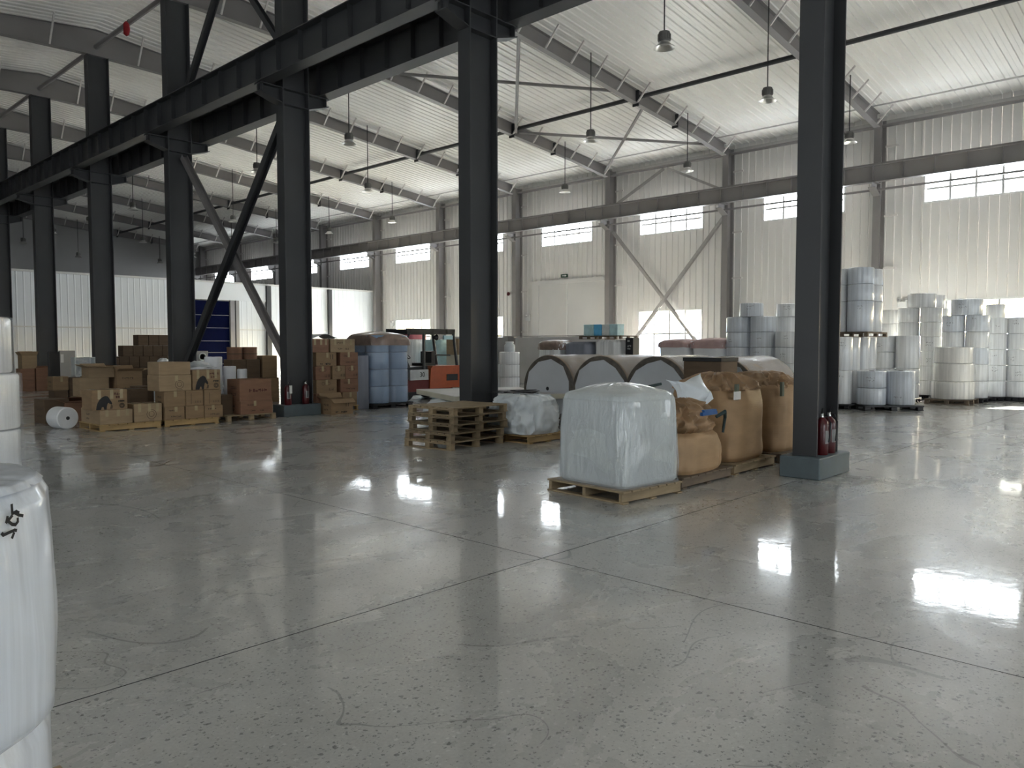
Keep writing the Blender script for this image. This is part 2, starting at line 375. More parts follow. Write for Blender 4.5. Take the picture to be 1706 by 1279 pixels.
# ------------------------------------------------------------------ the building
ROW, WX = 9.6, 30.35            # column row (under the ridge), inner face of the window wall
A0 = 3.84
FR = [A0 + 6 * k for k in range(11)]
LX, A_FRONT, A_END = -10.8, -14.3, 64.4
SL = .104
zc = lambda x: 12.12 - SL * abs(x - ROW)       # roof lining
zt = lambda x: 11.95 - SL * abs(x - ROW)       # rafter top flange

# floor: poured slabs parted by saw-cut joints
fl_ = struct('floor', MB().box(LX - .3, WX + .3, A_FRONT - .3, A_END + .3, -.4, -.03), 'dark')
xs = [LX, -6.1, -.85, 4.37, 9.6, 14.83, 20.06, 25.3, WX]
ys = [A_FRONT, -8.2, -2.2] + [3.8 + 6.02 * k for k in range(10)] + [A_END]
_sl = {}
for i in range(len(xs) - 1):
    for j in range(len(ys) - 1):
        g = .0045
        w_, d_ = xs[i + 1] - xs[i] - 2 * g, ys[j + 1] - ys[j] - 2 * g; k_ = (round(w_, 3), round(d_, 3))
        if k_ not in _sl:
            _sl[k_] = MB().box(-w_ / 2, w_ / 2, -d_ / 2, d_ / 2, -.2, 0).mesh('slab', 'core'); _sl[k_].materials.append(M['floor'])
            _sl[k_].polygons[1].material_index = 1           # poured top; the sawn joint faces stay dark
        link('slab', _sl[k_], fl_, ((xs[i] + xs[i + 1]) / 2, (ys[j] + ys[j + 1]) / 2, 0))

# wall sheets with standing ribs
RIB = [(0, 0), (.012, .03), (.04, .03), (.052, 0)]
def sheet_seg(mb, y0, y1, z0, z1, depth=.05):
    """one wall sheet, local x towards the room (-x in world), spans y0..y1"""
    w = y1 - y0
    prof = [(y0 + a, -b) for a, b in RIB if a <= w] + [(y1 - .004, 0), (y1 - .004, depth), (y0, depth)]
    n = len(prof)
    vs = [(b, a, z) for z in (z0, z1) for a, b in prof]
    fs = [(i, n + i, n + (i + 1) % n, (i + 1) % n) for i in range(n)] + [tuple(range(n)), tuple(range(n, 2 * n))[::-1]]
    mb.add(vs, fs)
def segs(y0, y1, z1, holes, z0=0):
    out = [(z0, z1)]
    ym = (y0 + y1) / 2
    for (ya, yb, za, zb) in holes:
        if ya <= ym <= yb:
            nx = []
            for a, b in out:
                if zb <= a or za >= b: nx.append((a, b)); continue
                if za > a: nx.append((a, za))
                if zb < b: nx.append((zb, b))
            out = nx
    return out
UP_Z, LO_Z = (6.62, 7.62), (1.05, 3.20)
upw = [(FR[k] + 1.32, FR[k] + 4.62) for k in range(10)]
low = [(A0 + 6 * k + 1.32, A0 + 6 * k + 4.66) for k in (0, 2, 4, 5)]; TRANSOM = (A0 - 4.68, A0 - 1.34, 2.55, 3.2)
# the openings of the bay with the big door and of the others
holes = [(a, b, *UP_Z) for a, b in upw] + [(a, b, *LO_Z) for a, b in low] + [(22.45, 27.0, 0, 4.86), TRANSOM]
edges = sorted({round(v, 3) for h in holes for v in h[:2]})
P = .3
def strips(y_start, y_end):
    ys_ = []; y = y_start
    while y < y_end - .02:
        ys_.append(y); y += P
    ys_ = sorted(set([round(v, 3) for v in ys_] + [e for e in edges if y_start < e < y_end] + [y_end]))
    out = []
    for a, b in zip(ys_, ys_[1:]):
        out.append((a, b))
    m = []
    for a, b in out:
        if m and b - a < .06 and a not in edges: m[-1] = (m[-1][0], b)
        else: m.append((a, b))
    return m
wr = struct('wall_right'); _sh = {}
far = MB()
for a, b in strips(A_FRONT, A_END):
    mb = far
    near = 3.0 < a < 30
    if near: mb = MB()
    for z0, z1 in segs(a, b, zc(WX) + .02, holes): sheet_seg(mb, a if not near else 0, b if not near else b - a, z0, z1)
    if near:
        k = (round(b - a, 3), tuple(segs(a, b, zc(WX) + .02, holes)))
        if k not in _sh: _sh[k] = mb.mesh('panel', 'wall')
        link('panel', _sh[k], wr, (WX, a, 0))
o = part('panel', far, 'wall', wr, (WX, 0, 0)); o['kind'] = 'stuff'
# inner lips that hide the sheet edge at the eave
part('eave_trim', MB().box(WX - .1, WX, A_FRONT, A_END, zc(WX) - .32, zc(WX) - .2), 'trim', wr)

def window(n, y0, y1, z0, z1, cols, rows, pane, x=WX, sgn=1):
    w = struct(f'window_{n}'); fw = .06
    fr = MB()
    xa, xb = (x - .03, x + .09) if sgn > 0 else (x - .09, x + .03)
    for q in ((y0, y0 + fw, z0, z1), (y1 - fw, y1, z0, z1), (y0 + fw, y1 - fw, z0, z0 + fw), (y0 + fw, y1 - fw, z1 - fw, z1)):
        fr.box(xa, xb, *q)
    part('window_frame', fr, 'paper', w)
    iy0, iy1, iz0, iz1 = y0 + fw, y1 - fw, z0 + fw, z1 - fw
    cw, rh = (iy1 - iy0) / cols, (iz1 - iz0) / rows; h = .038
    xm = (xa + xb) / 2
    for c in range(1, cols): bp('mullion', w, 'trim', xm - .03, xm + .03, iy0 + c * cw - h, iy0 + c * cw + h, iz0, iz1, .003)
    for r in range(1, rows):
        for c in range(cols): bp('glazing_bar', w, 'trim', xm - .028, xm + .028, iy0 + c * cw + h, iy0 + (c + 1) * cw - h, iz0 + r * rh - h, iz0 + r * rh + h, .003)
    for c in range(cols):
        for r in range(rows):
            bp('pane', w, pane, xm - .004, xm + .004, iy0 + c * cw + .004, iy0 + (c + 1) * cw - .004, iz0 + r * rh + .004, iz0 + (r + 1) * rh - .004, 0)
    return w
nwin = 1
for a, b in upw: window(nwin, a, b, *UP_Z, 4, 2, 'frosted'); nwin += 1
for a, b in low: window(nwin, a, b, *LO_Z, 4, 2, 'glass'); nwin += 1
window(nwin, *TRANSOM, 4, 1, 'glass'); nwin += 1
# big double sliding door in the window wall
d = struct('door_1')
bp('door_leaf', d, 'doorleaf', WX - .06, WX + .02, 22.5, 24.68, 0.02, 4.7)
bp('door_leaf', d, 'doorleaf', WX - .06, WX + .02, 24.74, 26.6, 0.02, 4.7)
bp('meeting_strip', d, 'paper', WX - .09, WX + .02, 24.68, 24.74, 0.02, 4.7)
fr = MB(); fr.box(WX - .1, WX + .02, 26.6, 27.05, 0, 4.9); fr.box(WX - .14, WX + .02, 22.4, 26.6, 4.7, 4.9); fr.box(WX - .1, WX + .02, 22.38, 22.5, 0, 4.7)
part('door_frame', fr, 'doorleaf', d)

# left wall and front wall (behind the camera): sheets and windows; the front windows are added fill light
lh = [(FR[k] + 1.32, FR[k] + 4.62) for k in (-0,)]
left_up = [(A0 + 6 * k + 1.3, A0 + 6 * k + 4.6) for k in range(-1, 1)]
left_lo = [(A0 + 6 * k + 1.3, A0 + 6 * k + 4.6) for k in (-1, 0, 1)]
edges_l = [(a, b, *UP_Z) for a, b in left_up] + [(a, b, *LO_Z) for a, b in left_lo]
mb = MB()
ee = sorted({LX * 0 + A_FRONT, A_END, *[v for h in edges_l for v in h[:2]]})
for a, b in zip(ee, ee[1:]):
    for z0, z1 in segs(a, b, zc(LX) + .02, edges_l): mb.box(LX - .06, LX, a, b, z0, z1)
wl = struct('wall_left', mb, 'wall')
for a, b in left_up: window(nwin, a, b, *UP_Z, 4, 2, 'frostedleft', LX, -1); nwin += 1
for a, b in left_lo: window(nwin, a, b, *LO_Z, 4, 2, 'frostedleft', LX, -1); nwin += 1
gab = [(LX - .3, 0), (WX + .3, 0), (WX + .3, zc(WX)), (ROW, zc(ROW)), (LX - .3, zc(LX))]
fill_wins = [(-6.5, -1.5), (1.0, 6.0), (12.0, 17.0), (20.0, 25.0)]
mb = MB(); ex_ = [LX - .3] + [v for w_ in fill_wins for v in w_] + [WX + .3]
for a, b in zip(ex_, ex_[1:]):
    if (a, b) in fill_wins: mb.box(a, b, A_FRONT - .1, A_FRONT, 0, 1.0)
    else: mb.box(a, b, A_FRONT - .1, A_FRONT, 0, 4.2)
mb.prism([(LX - .3, 4.2), (WX + .3, 4.2), (WX + .3, zc(WX)), (ROW, zc(ROW)), (LX - .3, zc(LX))], 1, A_FRONT - .1, A_FRONT)
struct('wall_front', mb, 'wall')
for a, b in fill_wins:
    w = struct(f'window_{nwin}'); nwin += 1  # unseen glowing window, added to brighten faces turned to the front
    n_ = 5; cw = (b - a) / n_
    for c in range(n_ + 1): bp('mullion', w, 'trim', a + c * cw - .03, a + c * cw + .03, A_FRONT - .06, A_FRONT + .01, 1.0, 4.2, .003)
    for c in range(n_):
        for r in range(2): bp('pane', w, 'frontfill', a + c * cw + .03, a + (c + 1) * cw - .03, A_FRONT - .03, A_FRONT - .02, 1.0 + 1.6 * r + .02, 2.6 + 1.6 * r - .02, 0)
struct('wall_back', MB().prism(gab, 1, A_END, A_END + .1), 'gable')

# roof lining: ribbed sheets running from ridge to eave
ce = struct('ceiling')
def liner(mb, side, y0, y1):
    prof = [(y0, .1), (y0, 0), (y0 + .012, -.038), (y0 + .046, -.038), (y0 + .058, 0), (y0 + .16, 0), (y0 + .165, -.006), (y0 + .18, -.006), (y0 + .185, 0), (y1 - .003, 0), (y1 - .003, .1)]
    xe = WX + .3 if side > 0 else LX - .3
    n = len(prof); vs = [(x, a, zc(x) + b) for x in (ROW, xe) for a, b in prof]
    fs = [(i, n + i, n + (i + 1) % n, (i + 1) % n) for i in range(n)] + [tuple(range(n)), tuple(range(n, 2 * n))[::-1]]
    mb.add(vs, fs)
one = MB(); liner(one, 1, 0, P); rsheet = one.mesh('panel', 'ceil')
one = MB(); liner(one, -1, 0, P); lsheet = one.mesh('panel', 'ceil')
nf = MB(); y = A_FRONT
while y < A_END:
    if 1.0 < y < 36: link('panel', rsheet, ce, (0, y, 0))
    else: liner(nf, 1, y, y + P)
    if 19 < y < 36: link('panel', lsheet, ce, (0, y, 0))
    else: liner(nf, -1, y, y + P)
    y += P
o = part('panel', nf, 'ceil', ce); o['kind'] = 'stuff'
# a closed roof skin above the lining
struct('roof', MB().prism([(LX - .3, zc(LX) + .12), (ROW, zc(ROW) + .12), (WX + .3, zc(WX) + .12), (WX + .3, zc(WX) + .3), (ROW, zc(ROW) + .3), (LX - .3, zc(LX) + .3)], 1, A_FRONT - .3, A_END + .3), 'trim')
# outside: paving and a pale neighbour building seen through the low windows
struct('ground', MB().box(-900, 2500, -2000, 2000, -.6, -.42), 'outdoor')
nb = struct('exterior_building', MB().box(62, 70, -20, 60, -.42, 3.6), 'outwall')
for k in range(16): bp('strip', nb, 'outdoor', 61.9, 62.05, -18 + 4.8 * k, -15.2 + 4.8 * k, .8, 1.9, .01)

# ------------------------------------------------------------------ steel frame
def tg(o, label, cat, group):
    o['label'] = label; o['category'] = cat; o['kind'] = 'thing'
    if group: o['group'] = group
    return o
# columns of the row, H section: flanges face the two halls, web across
def row_column():
    t = link('steel_column', None)
    for s in (-1, 1): bp('flange', t, 'steel', s * .32 - .014, s * .32 + .014, -.15, .15, .26, 11.10, .003)
    bp('web', t, 'steel', -.306, .306, -.008, .008, .26, 11.10, 0)
    bp('base_plinth', t, 'plinth', -.48, .48, -.25, .25, 0, .26, .012)
    for s in (-1, 1):                                   # brackets carrying the crane beams
        e = s * .86; r = s * .334
        q = [(r, 7.0), (e, 7.16), (e, 7.33), (r, 7.33)]
        b = MB(); b.prism(q if s > 0 else q[::-1], 1, -.008, .008)
        b.prism([(r, 6.98), (e, 7.14), (e, 7.16), (r, 7.0)], 1, -.14, .14); b.prism([(r, 7.31), (e, 7.31), (e, 7.33), (r, 7.33)], 1, -.14, .14)
        b.box(s * .8 - .008, s * .8 + .008, -.13, .13, 7.14, 7.31)
        part('bracket', b, 'steel', t)
    for z in (6.98, 7.32):
        for s in (-1, 1): bp('stiffener', t, 'steel', -.306, .306, min(s * .008, s * .15), max(s * .008, s * .15), z - .01, z + .01, 0)
    return t
names = ['dark steel column nearest the camera with two red extinguishers on its plinth',
         'dark steel column rising behind the stack of empty wooden pallets',
         'dark steel column with extinguishers on its plinth beside the carton pallets',
         'dark steel column behind the tall carton stack, at foot of the crossed braces',
         'dark steel column behind the silver-lined open box', 'dark steel column between silver box and the far left open cartons',
         'dark steel column partly cut by the frame edge behind the wrapped roll stack']
c0 = row_column(); c0.location = (ROW, FR[0], 0); tg(c0, names[0], 'column', 'row of columns under the ridge')
for k in range(1, 7):
    c = dup(c0, (ROW, FR[k], 0)); c['label'] = names[k]
# wall columns
def wall_column():
    t = link('wall_column', None)
    for s in (-1, 1): bp('flange', t, 'steel_lit', s * .24 - .01, s * .24 + .01, -.13, .13, 0, 9.75, .002)
    bp('web', t, 'steel_lit', -.23, .23, -.006, .006, 0, 9.75, 0)
    b = MB(); b.prism([(-.25, 7.0), (-.25, 7.42), (-.78, 7.42), (-.78, 7.24)], 1, -.008, .008)
    b.prism([(-.25, 6.98), (-.25, 7.0), (-.78, 7.24), (-.78, 7.22)], 1, -.13, .13); b.box(-.78, -.25, -.13, .13, 7.40, 7.42)
    part('bracket', b, 'steel_lit', t)
    for z in (2.3, 4.4, 6.3, 8.8): part('girt_stub', MB().bar((.2, -.13, z), (.2, -.58, z), .05, .07), 'brace_light', t)
    return t
w0 = wall_column()
wnames = ['beside the tall roll stack on the near side', 'behind the double-decked roll stack', 'at the near side of the crossed wall braces', 'between the crossed wall braces and sliding door',
          'on the far side of the sliding door', 'behind the forklift', 'meeting the end of the low white partition', 'above the partition, first beyond its end', 'above the partition, second beyond its end', 'above the partition, third beyond its end', 'in the far corner']
for k in range(11):
    tg(w0 if k == 0 else dup(w0, (0, 0, 0)), 'grey steel wall column ' + wnames[k], 'column', 'columns along the window wall')
    ob = w0 if k == 0 else bpy.data.objects['wall_column' if k == 0 else f'wall_column.{k:03d}']
    ob.location = (WX - .38, FR[k], 0)
# rafters
def zb(x):
    d_ = abs(x - ROW); pts = [(0, 11.12), (.6, 11.12), (3.5, 11.05), (7.5, 10.72), (14, 10.05), (17.5, 9.75), (20.0, 9.42), (20.5, 9.40)]
    for (a, za), (b, zb_) in zip(pts, pts[1:]):
        if d_ <= b: return za + (zb_ - za) * (d_ - a) / (b - a)
    return 9.4
def rafter(sides):
    t = link('roof_rafter', None); tw, tb, tf = MB(), MB(), MB()
    for s in sides:
        xs_ = [.0, .6, 2, 3.5, 5.5, 7.5, 10, 12, 14, 17.5, 20.0]
        for a, b in zip(xs_, xs_[1:]):
            xa, xb = ROW + s * a, ROW + s * b
            q = [(xa, zb(xa)), (xb, zb(xb)), (xb, zt(xb)), (xa, zt(xa))]
            tw.prism(q if s > 0 else q[::-1], 1, -.006, .006)
            q = [(xa, zb(xa) - .014), (xb, zb(xb) - .014), (xb, zb(xb)), (xa, zb(xa))]; tb.prism(q if s > 0 else q[::-1], 1, -.11, .11)
            q = [(xa, zt(xa)), (xb, zt(xb)), (xb, zt(xb) + .012), (xa, zt(xa) + .012)]; tf.prism(q if s > 0 else q[::-1], 1, -.1, .1)
    part('web', tw, 'steel_lit', t); part('bottom_flange', tb, 'steel_lit', t); part('top_flange', tf, 'steel_lit', t)
    for s in sides:
        for d_ in (13.6, 16.2):                         # bolted splices
            x = ROW + s * d_
            part('splice_plate', MB().box(x - .02, x + .02, -.13, .13, zb(x) - .1, zt(x) - .0), 'steel', t)
        n = 11 if s > 0 else 5
        for i in range(n):                              # fly braces from bottom flange to the purlin
            x = ROW + s * (7.4 + 1.235 * i if s > 0 else 1.4 + 1.9 * i)
            part('fly_brace', MB().bar((x, -.09, zb(x) + .02), (x, -.62, zc(x) - .03), .05, .05), 'brace_light', t)
        if s > 0:
            for i in range(5):
                x = ROW + 1.3 + 1.22 * i
                part('fly_brace', MB().bar((x, -.09, zb(x) + .02), (x, -.62, zc(x) - .03), .05, .05), 'brace_light', t)
    return t
rl = ['crossing the top of the view behind the nearest column', 'landing on the wall column behind the double-decked rolls', 'landing at the near side of the crossed wall braces', 'landing at the far side of the crossed wall braces', 'landing on the far side of the sliding door',
      'landing on the wall column behind the forklift', 'landing above the end of the low partition', 'first beyond the partition end', 'second beyond the partition end', 'third beyond the partition end', 'last one, against the end wall']
r1 = rafter((1,)); r2 = rafter((1, -1)); r1.location = (0, FR[0], 0)
for k in range(11):
    o = r1 if k == 0 else (r2 if k == 2 else (dup(r1, (0, 0, 0)) if k == 1 else dup(r2, (0, 0, 0))))
    o.location = (0, FR[k], 0); tg(o, 'grey tapered roof rafter ' + rl[k], 'rafter', 'roof rafters')
# crane runway beams
def runway(x, mat, label, step, w=.26, zb_=7.42, ze=8.0):
    t = link('crane_beam', None); y0, y1 = -6.0, A_END - .5; L = y1 - y0
    bp('bottom_flange', t, mat, -w / 2, w / 2, 0, L, zb_, zb_ + .016, 0); bp('top_flange', t, mat, -w / 2 - .02, w / 2 + .02, 0, L, ze, ze + .02, 0)
    bp('web', t, mat, -.006, .006, 0, L, zb_ + .016, ze, 0); bp('rail', t, mat, -.03, .03, 0, L, ze + .02, ze + .09, 0)
    n = int(L / step)
    for i in range(n + 1):
        yy = (A0 - y0) % step + step * i
        if yy > L: break
        for s in (-1, 1): bp('stiffener', t, mat, min(s * .006, s * .12), max(s * .006, s * .12), yy - .006, yy + .006, zb_ + .08, ze, 0)
    t.location = (x, y0, 0)
    return tg(t, label, 'crane beam', 'crane runway beams')
runway(ROW - .76, 'steel', 'dark crane runway beam on the camera side of the column row', .86, .31, 7.33, 8.0)
runway(ROW + .76, 'steel', 'dark crane runway beam on the window side of the column row', .86, .34, 7.33, 8.08)
runway(WX - .98, 'steel_lit', 'grey crane runway beam running along the window wall', 1.0)
def brace(name, label, a, b, w=.12, h=.12, mat='steel', cat='brace', up=(0, 0, 1), group=None, kind='h', r=.05):
    mb = MB()
    if kind == 'h': mb.hbar(a, b, w, h, .012, up)
    elif kind == 'angle': mb.bar(a, b, w, .012, up); a2, b2 = Vector(a), Vector(b); n = Vector(up) * h / 2; mb.bar(a2 + n, b2 + n, .012, h, up)
    elif kind == 'bar': mb.bar(a, b, w, h, up)
    else: mb.tube([a, b], r, 10)
    return tg(link(name, mb.mesh(name, mat, 35)), label, cat, group)
g = 'cross braces in the column row'
brace('cross_brace', 'dark steel brace sloping down towards the column with extinguishers, lower pair', (ROW + .1, 21.7, 6.85), (ROW + .1, 16.1, .9), .16, .16, 'steel_lit', up=(1, 0, 0), group=g)  # paler grey puts the light on this dark brace into its colour
brace('cross_brace', 'dark steel brace rising from behind the carton stack, lower pair', (ROW - .1, 21.5, .9), (ROW - .1, 16.0, 6.85), .17, .17, 'steel', up=(1, 0, 0), group=g)
brace('cross_brace', 'dark steel brace above the crane beams, foot at the far column', (ROW + .1, 21.65, 8.3), (ROW + .1, 18.95, 11.3), .15, .15, 'steel', up=(1, 0, 0), group=g)
brace('cross_brace', 'dark steel brace above the crane beams, foot at the near column', (ROW - .1, 16.0, 8.3), (ROW - .1, 18.75, 11.3), .13, .13, 'steel', up=(1, 0, 0), group=g)
g = 'cross braces on the window wall'
brace('cross_brace', 'grey tube brace on window wall descending right across the low window', (WX - .35, 21.7, 6.9), (WX - .35, 16.0, .3), .13, .13, 'bracesteel', up=(1, 0, 0), group=g)
brace('cross_brace', 'grey tube brace on window wall descending left past the sliding door', (WX - .5, 15.98, 6.9), (WX - .5, 21.7, .3), .13, .13, 'bracesteel', up=(1, 0, 0), group=g)
brace('cross_brace', 'short grey brace above the crane beam, left half of the chevron', (WX - .4, 21.6, 8.1), (WX - .4, 18.95, 9.4), .1, .1, 'bracesteel', up=(1, 0, 0), group=g)
brace('cross_brace', 'short grey brace above the crane beam, right half of the chevron', (WX - .4, 16.1, 8.1), (WX - .4, 18.75, 9.4), .1, .1, 'bracesteel', up=(1, 0, 0), group=g)
g = 'roof braces'
for a, b, l in (((16.8, 21.84), (22.6, 15.9), 'long dark roof brace nearest the column row, running right'), ((17.2, 15.9), (23.3, 21.7), 'pale roof brace dropping beside the column behind the pallets'),
                ((23.6, 21.8), (28.9, 15.9), 'long dark roof brace nearer the window wall, running right'), ((23.8, 15.9), (29.3, 21.7), 'pale roof brace nearer the window wall, slanting to the far knee')):
    k = 'pale' in l
    brace('roof_brace', l, (a[0], a[1], zt(a[0]) - .22 - .1 * k), (b[0], b[1], zt(b[0]) - .22 - .1 * k), .1, .1, 'steel_lit', group=g, kind='tube', r=.055)
g = 'ties along the roof'
brace('roof_tie', 'round steel tie under the ridge along the column tops', (ROW, 3.9, 11.42), (ROW, A_END, 11.42), 0, 0, 'steel_lit', 'tie', group=g, kind='tube', r=.075)
brace('roof_tie', 'round steel tie running along the roof midway to the window wall', (23.4, -4, 10.36), (23.4, A_END, 10.36), 0, 0, 'steel', 'tie', group=g, kind='tube', r=.075)
brace('roof_tie', 'round steel tie near the column row beyond the crossed roof braces', (16.9, 21.9, 10.95), (16.9, 15.9, 10.95), 0, 0, 'steel', 'tie', group=g, kind='tube', r=.06)
brace('roof_tie', 'grey eave tie along the top of the window wall', (WX - .35, -4, 9.52), (WX - .35, A_END, 9.52), 0, 0, 'steel_lit', 'tie', group=g, kind='tube', r=.06)
brace('roof_tie', 'thin grey conduit along the lining close to the window wall', (28.9, -4, 9.98), (28.9, A_END, 9.98), 0, 0, 'trim', 'conduit', group=g, kind='tube', r=.028)
brace('roof_tie', 'thin grey rail across the high windows below the crane beam', (WX - .75, -4, 7.16), (WX - .75, A_END, 7.16), 0, 0, 'steel_lit', 'rail', group=g, kind='bar', ) if False else \
    tg(link('wall_rail', MB().bar((WX - .78, -4, 7.18), (WX - .78, A_END, 7.18), .05, .07).mesh('wall_rail', 'steel_lit')), 'thin grey rail across the high windows below the crane beam', 'rail', None)

# low white partition across the far end, with a blue roll door
PY = 40.2; PH = 4.95
pt = struct('wall_partition'); _ps = {}
def pseg(x0, x1, z0, z1, mat='part'):
    k = (round(x1 - x0, 3), z0, z1, mat)
    if k not in _ps:
        w = x1 - x0; prof = [(0, 0), (.02, -.009), (.05, -.009), (.07, 0), (w - .002, 0), (w - .002, .06), (0, .06)]
        _ps[k] = MB().prism(prof, 2, z0, z1).mesh('panel', mat)
    link('panel', _ps[k], pt, (x0, PY, 0))
x = 3.0
while x < 30.2:
    x1 = min(x + P, 30.3)
    if 18.0 <= x < 20.25: pseg(x, x1, 4.05, PH)
    else: pseg(x, x1, 0, 2.46); pseg(x, x1, 2.46, PH)
    x = x1
part('top_trim', MB().box(3, 30.3, PY - .06, PY + .08, PH, PH + .1), 'paper', pt)
part('mid_trim', MB().box(3, 17.95, PY - .05, PY, 2.44, 2.5), 'paper', pt); part('mid_trim', MB().box(20.6, 30.3, PY - .05, PY, 2.44, 2.5), 'paper', pt)
part('bottom_trim', MB().box(3, 17.95, PY - .05, PY, 0, .12), 'trim', pt)
part('header', MB().box(17.95, 22.4, PY - .12, PY - .03, 4.05, 4.95), 'part', pt)
part('post', MB().box(22.42, 22.68, PY - .22, PY - .04, 0, PH), 'steel', pt); part('post', MB().box(26.48, 26.7, PY - .22, PY - .04, 0, PH), 'steel', pt)
part('door_jamb', MB().box(20.3, 20.55, PY - .12, PY - .02, 0, 4.05), 'panel', pt); part('door_jamb', MB().box(20.6, 20.78, PY - .16, PY - .02, 0, 4.05), 'gable', pt)
part('door_jamb', MB().box(18.0, 18.3, PY - .12, PY - .02, 0, 4.05), 'part', pt)
d2 = struct('door_2')
z = .0
for i, h in enumerate((.62, .62, .62, .70, .68, .78)):
    bp('curtain_panel', d2, 'blue', 18.32, 20.28, PY - .02, PY + .03, z, z + h - .02, .004)
    bp('curtain_bar', d2, 'trim', 18.32, 20.28, PY - .035, PY + .03, z + h - .02, z + h, .002); z += h

# small wall fittings
def emergency(y, z, label):
    t = thing('emergency_light', label, 'emergency light', (WX - .03, y, z), 0, 'twin-spot emergency lights')
    bp('case', t, 'paper', -.07, 0, -.15, .15, -.14, .08, .01)
    for s in (-1, 1): part('spot', MB().lathe([(.045, 0), (.075, .05), (.08, .09), (.06, .1)], 16, 0, (-.13, s * .1, .13)), 'alu', t, smooth=40)
    return t
emergency(15.0, 3.1, 'white twin-spot emergency light above the roll pile left of the nearest column')
emergency(9.06, 3.1, 'white twin-spot emergency light beside the tall roll piles')
emergency(27.35, 3.0, 'white twin-spot emergency light on the far side of the sliding door')
emergency(38.8, 2.95, 'white twin-spot emergency light on the wall beside the low partition')
t = thing('exit_sign', 'green exit sign with white arrow over the sliding door', 'sign', (WX - .03, 24.9, 5.08))
bp('sign_box', t, 'greenink', -.05, 0, -.22, .22, -.08, .08, .006)
part('arrow', MB().prism([(.13, .018), (-.05, .018), (-.05, .05), (-.16, 0), (-.05, -.05), (-.05, -.018), (.13, -.018)], 0, -.056, -.05), 'paper', t)
t = thing('alarm_bell', 'small dark alarm bell on the wall near the far side of the sliding door', 'alarm', (WX - .02, 28.75, 4.35))
part('bell', MB().lathe([(.1, 0), (.1, .04), (.05, .07)], 16, 0, (-.08, 0, 0)), 'red', t, smooth=40); bp('back_plate', t, 'paper', -.02, 0, -.08, .08, -.08, .08)

# ------------------------------------------------------------------ lamps
def lamp():
    t = link('high_bay_lamp', None)
    rf = part('reflector', MB().lathe([(.12, .14), (.13, .10), (.18, .05), (.235, .015), (.24, 0), (.23, .003), (.17, .045), (.11, .10)], 28), 'alu', t, smooth=40)
    h = MB().lathe([(.07, .36), (.12, .35), (.135, .30), (.135, .15), (.12, .13), (.12, .11)], 24); hg = part('housing', h, 'lampbody', t, smooth=40)
    f = MB()
    for i in range(16):
        q = 2 * PI * i / 16; f.bar((.13 * math.cos(q), .13 * math.sin(q), .17), (.13 * math.cos(q), .13 * math.sin(q), .30), .012, .035, (math.cos(q), math.sin(q), 0))
    part('cooling_fins', f, 'lampbody', hg)
    part('diffuser', MB().lathe([(.11, .10), (.11, .09)], 24), 'paper', rf)
    return t
lp = lamp()
lab = {1: 'hanging over the double-decked roll stack', 2: 'at near side of the roof braces', 3: 'at far side of the roof braces', 4: 'in line with the far door jamb', 5: 'hanging in line with the forklift', 6: 'hanging over the low partition', 7: 'hanging first beyond the low partition', 8: 'hanging second beyond the low partition', 9: 'hanging third beyond the low partition', 10: 'hanging against the end wall'}
rowl = {15.15: 'row nearest the columns', 20.3: 'middle row', 26.3: 'row nearest the window wall'}
first = True
for k in range(1, 11):
    for x in (15.15, 20.3, 26.3):
        yy = FR[k] - .24; zl = 8.2
        o = lp if first else dup(lp, (0, 0, 0)); first = False
        o.location = (x, yy, zl); o['category'] = 'lamp'; o['group'] = 'high bay lamps'
        o['label'] = f'high bay lamp {lab[k]}, {rowl[x]}'
        part('cord', MB().tube([(0, 0, .36), (.012, .01, (zc(x) - zl) * .4), (0, 0, zc(x) - zl - .03)], .016, 6), 'black', o)
t = thing('red_streamer', 'small red cloth streamer tied to the ridge tie', 'streamer', (ROW - .1, 25.0, 11.0))
part('cloth', MB().tube([(0, 0, .42), (0, 0, .34), (.01, 0, .2), (0, .01, .05), (.01, 0, 0)], [.03, .09, .1, .085, .03], 8), 'redcloth', t, smooth=50)
part('knot', MB().tube([(0, 0, .40), (.08, 0, .5)], .02, 6), 'dark', t)

# ------------------------------------------------------------------ stock on the floor: helpers
def pallet(x0, x1, y0, y1, z, label, mat='wood', kind='board', group='pallets under stock', h=.13, along='x', rz=0, jit=.004):
    """timber pallet; along = direction of the top boards"""
    cx, cy = (x0 + x1) / 2, (y0 + y1) / 2; w, d_ = x1 - x0, y1 - y0
    t = thing('pallet', label, 'pallet', (cx, cy, z), rz, group)
    L, D = (w, d_) if along == 'x' else (d_, w)
    def put(name, u0, u1, v0, v1, z0, z1):
        if along == 'x': bp(name, t, mat, u0, u1, v0, v1, z0, z1, .004)
        else: bp(name, t, mat, v0, v1, u0, u1, z0, z1, .004)
    n = 7; bw = D / n
    for i in range(n): put('deck_board', -L / 2, L / 2, -D / 2 + bw * i + .008, -D / 2 + bw * (i + 1) - .008, h - .02, h)
    for u in (-L / 2 + .045, 0, L / 2 - .045):
        if kind == 'board': put('stringer', u - .022, u + .022, -D / 2 + .01, D / 2 - .01, .018, h - .02)
        else:
            put('stringer', u - .045, u + .045, -D / 2 + .01, D / 2 - .01, h - .042, h - .02)
            for v in (-D / 2 + .06, 0, D / 2 - .06): put('block', u - .045, u + .045, v - .05, v + .05, .018, h - .042)
        if kind != 'board': put('bottom_board', u - .05, u + .05, -D / 2, D / 2, 0, .018)
    if kind == 'board':
        for v in (-D / 2 + .05, 0, D / 2 - .05): put('bottom_board', -L / 2, L / 2, v - .045, v + .045, 0, .018)
    return t
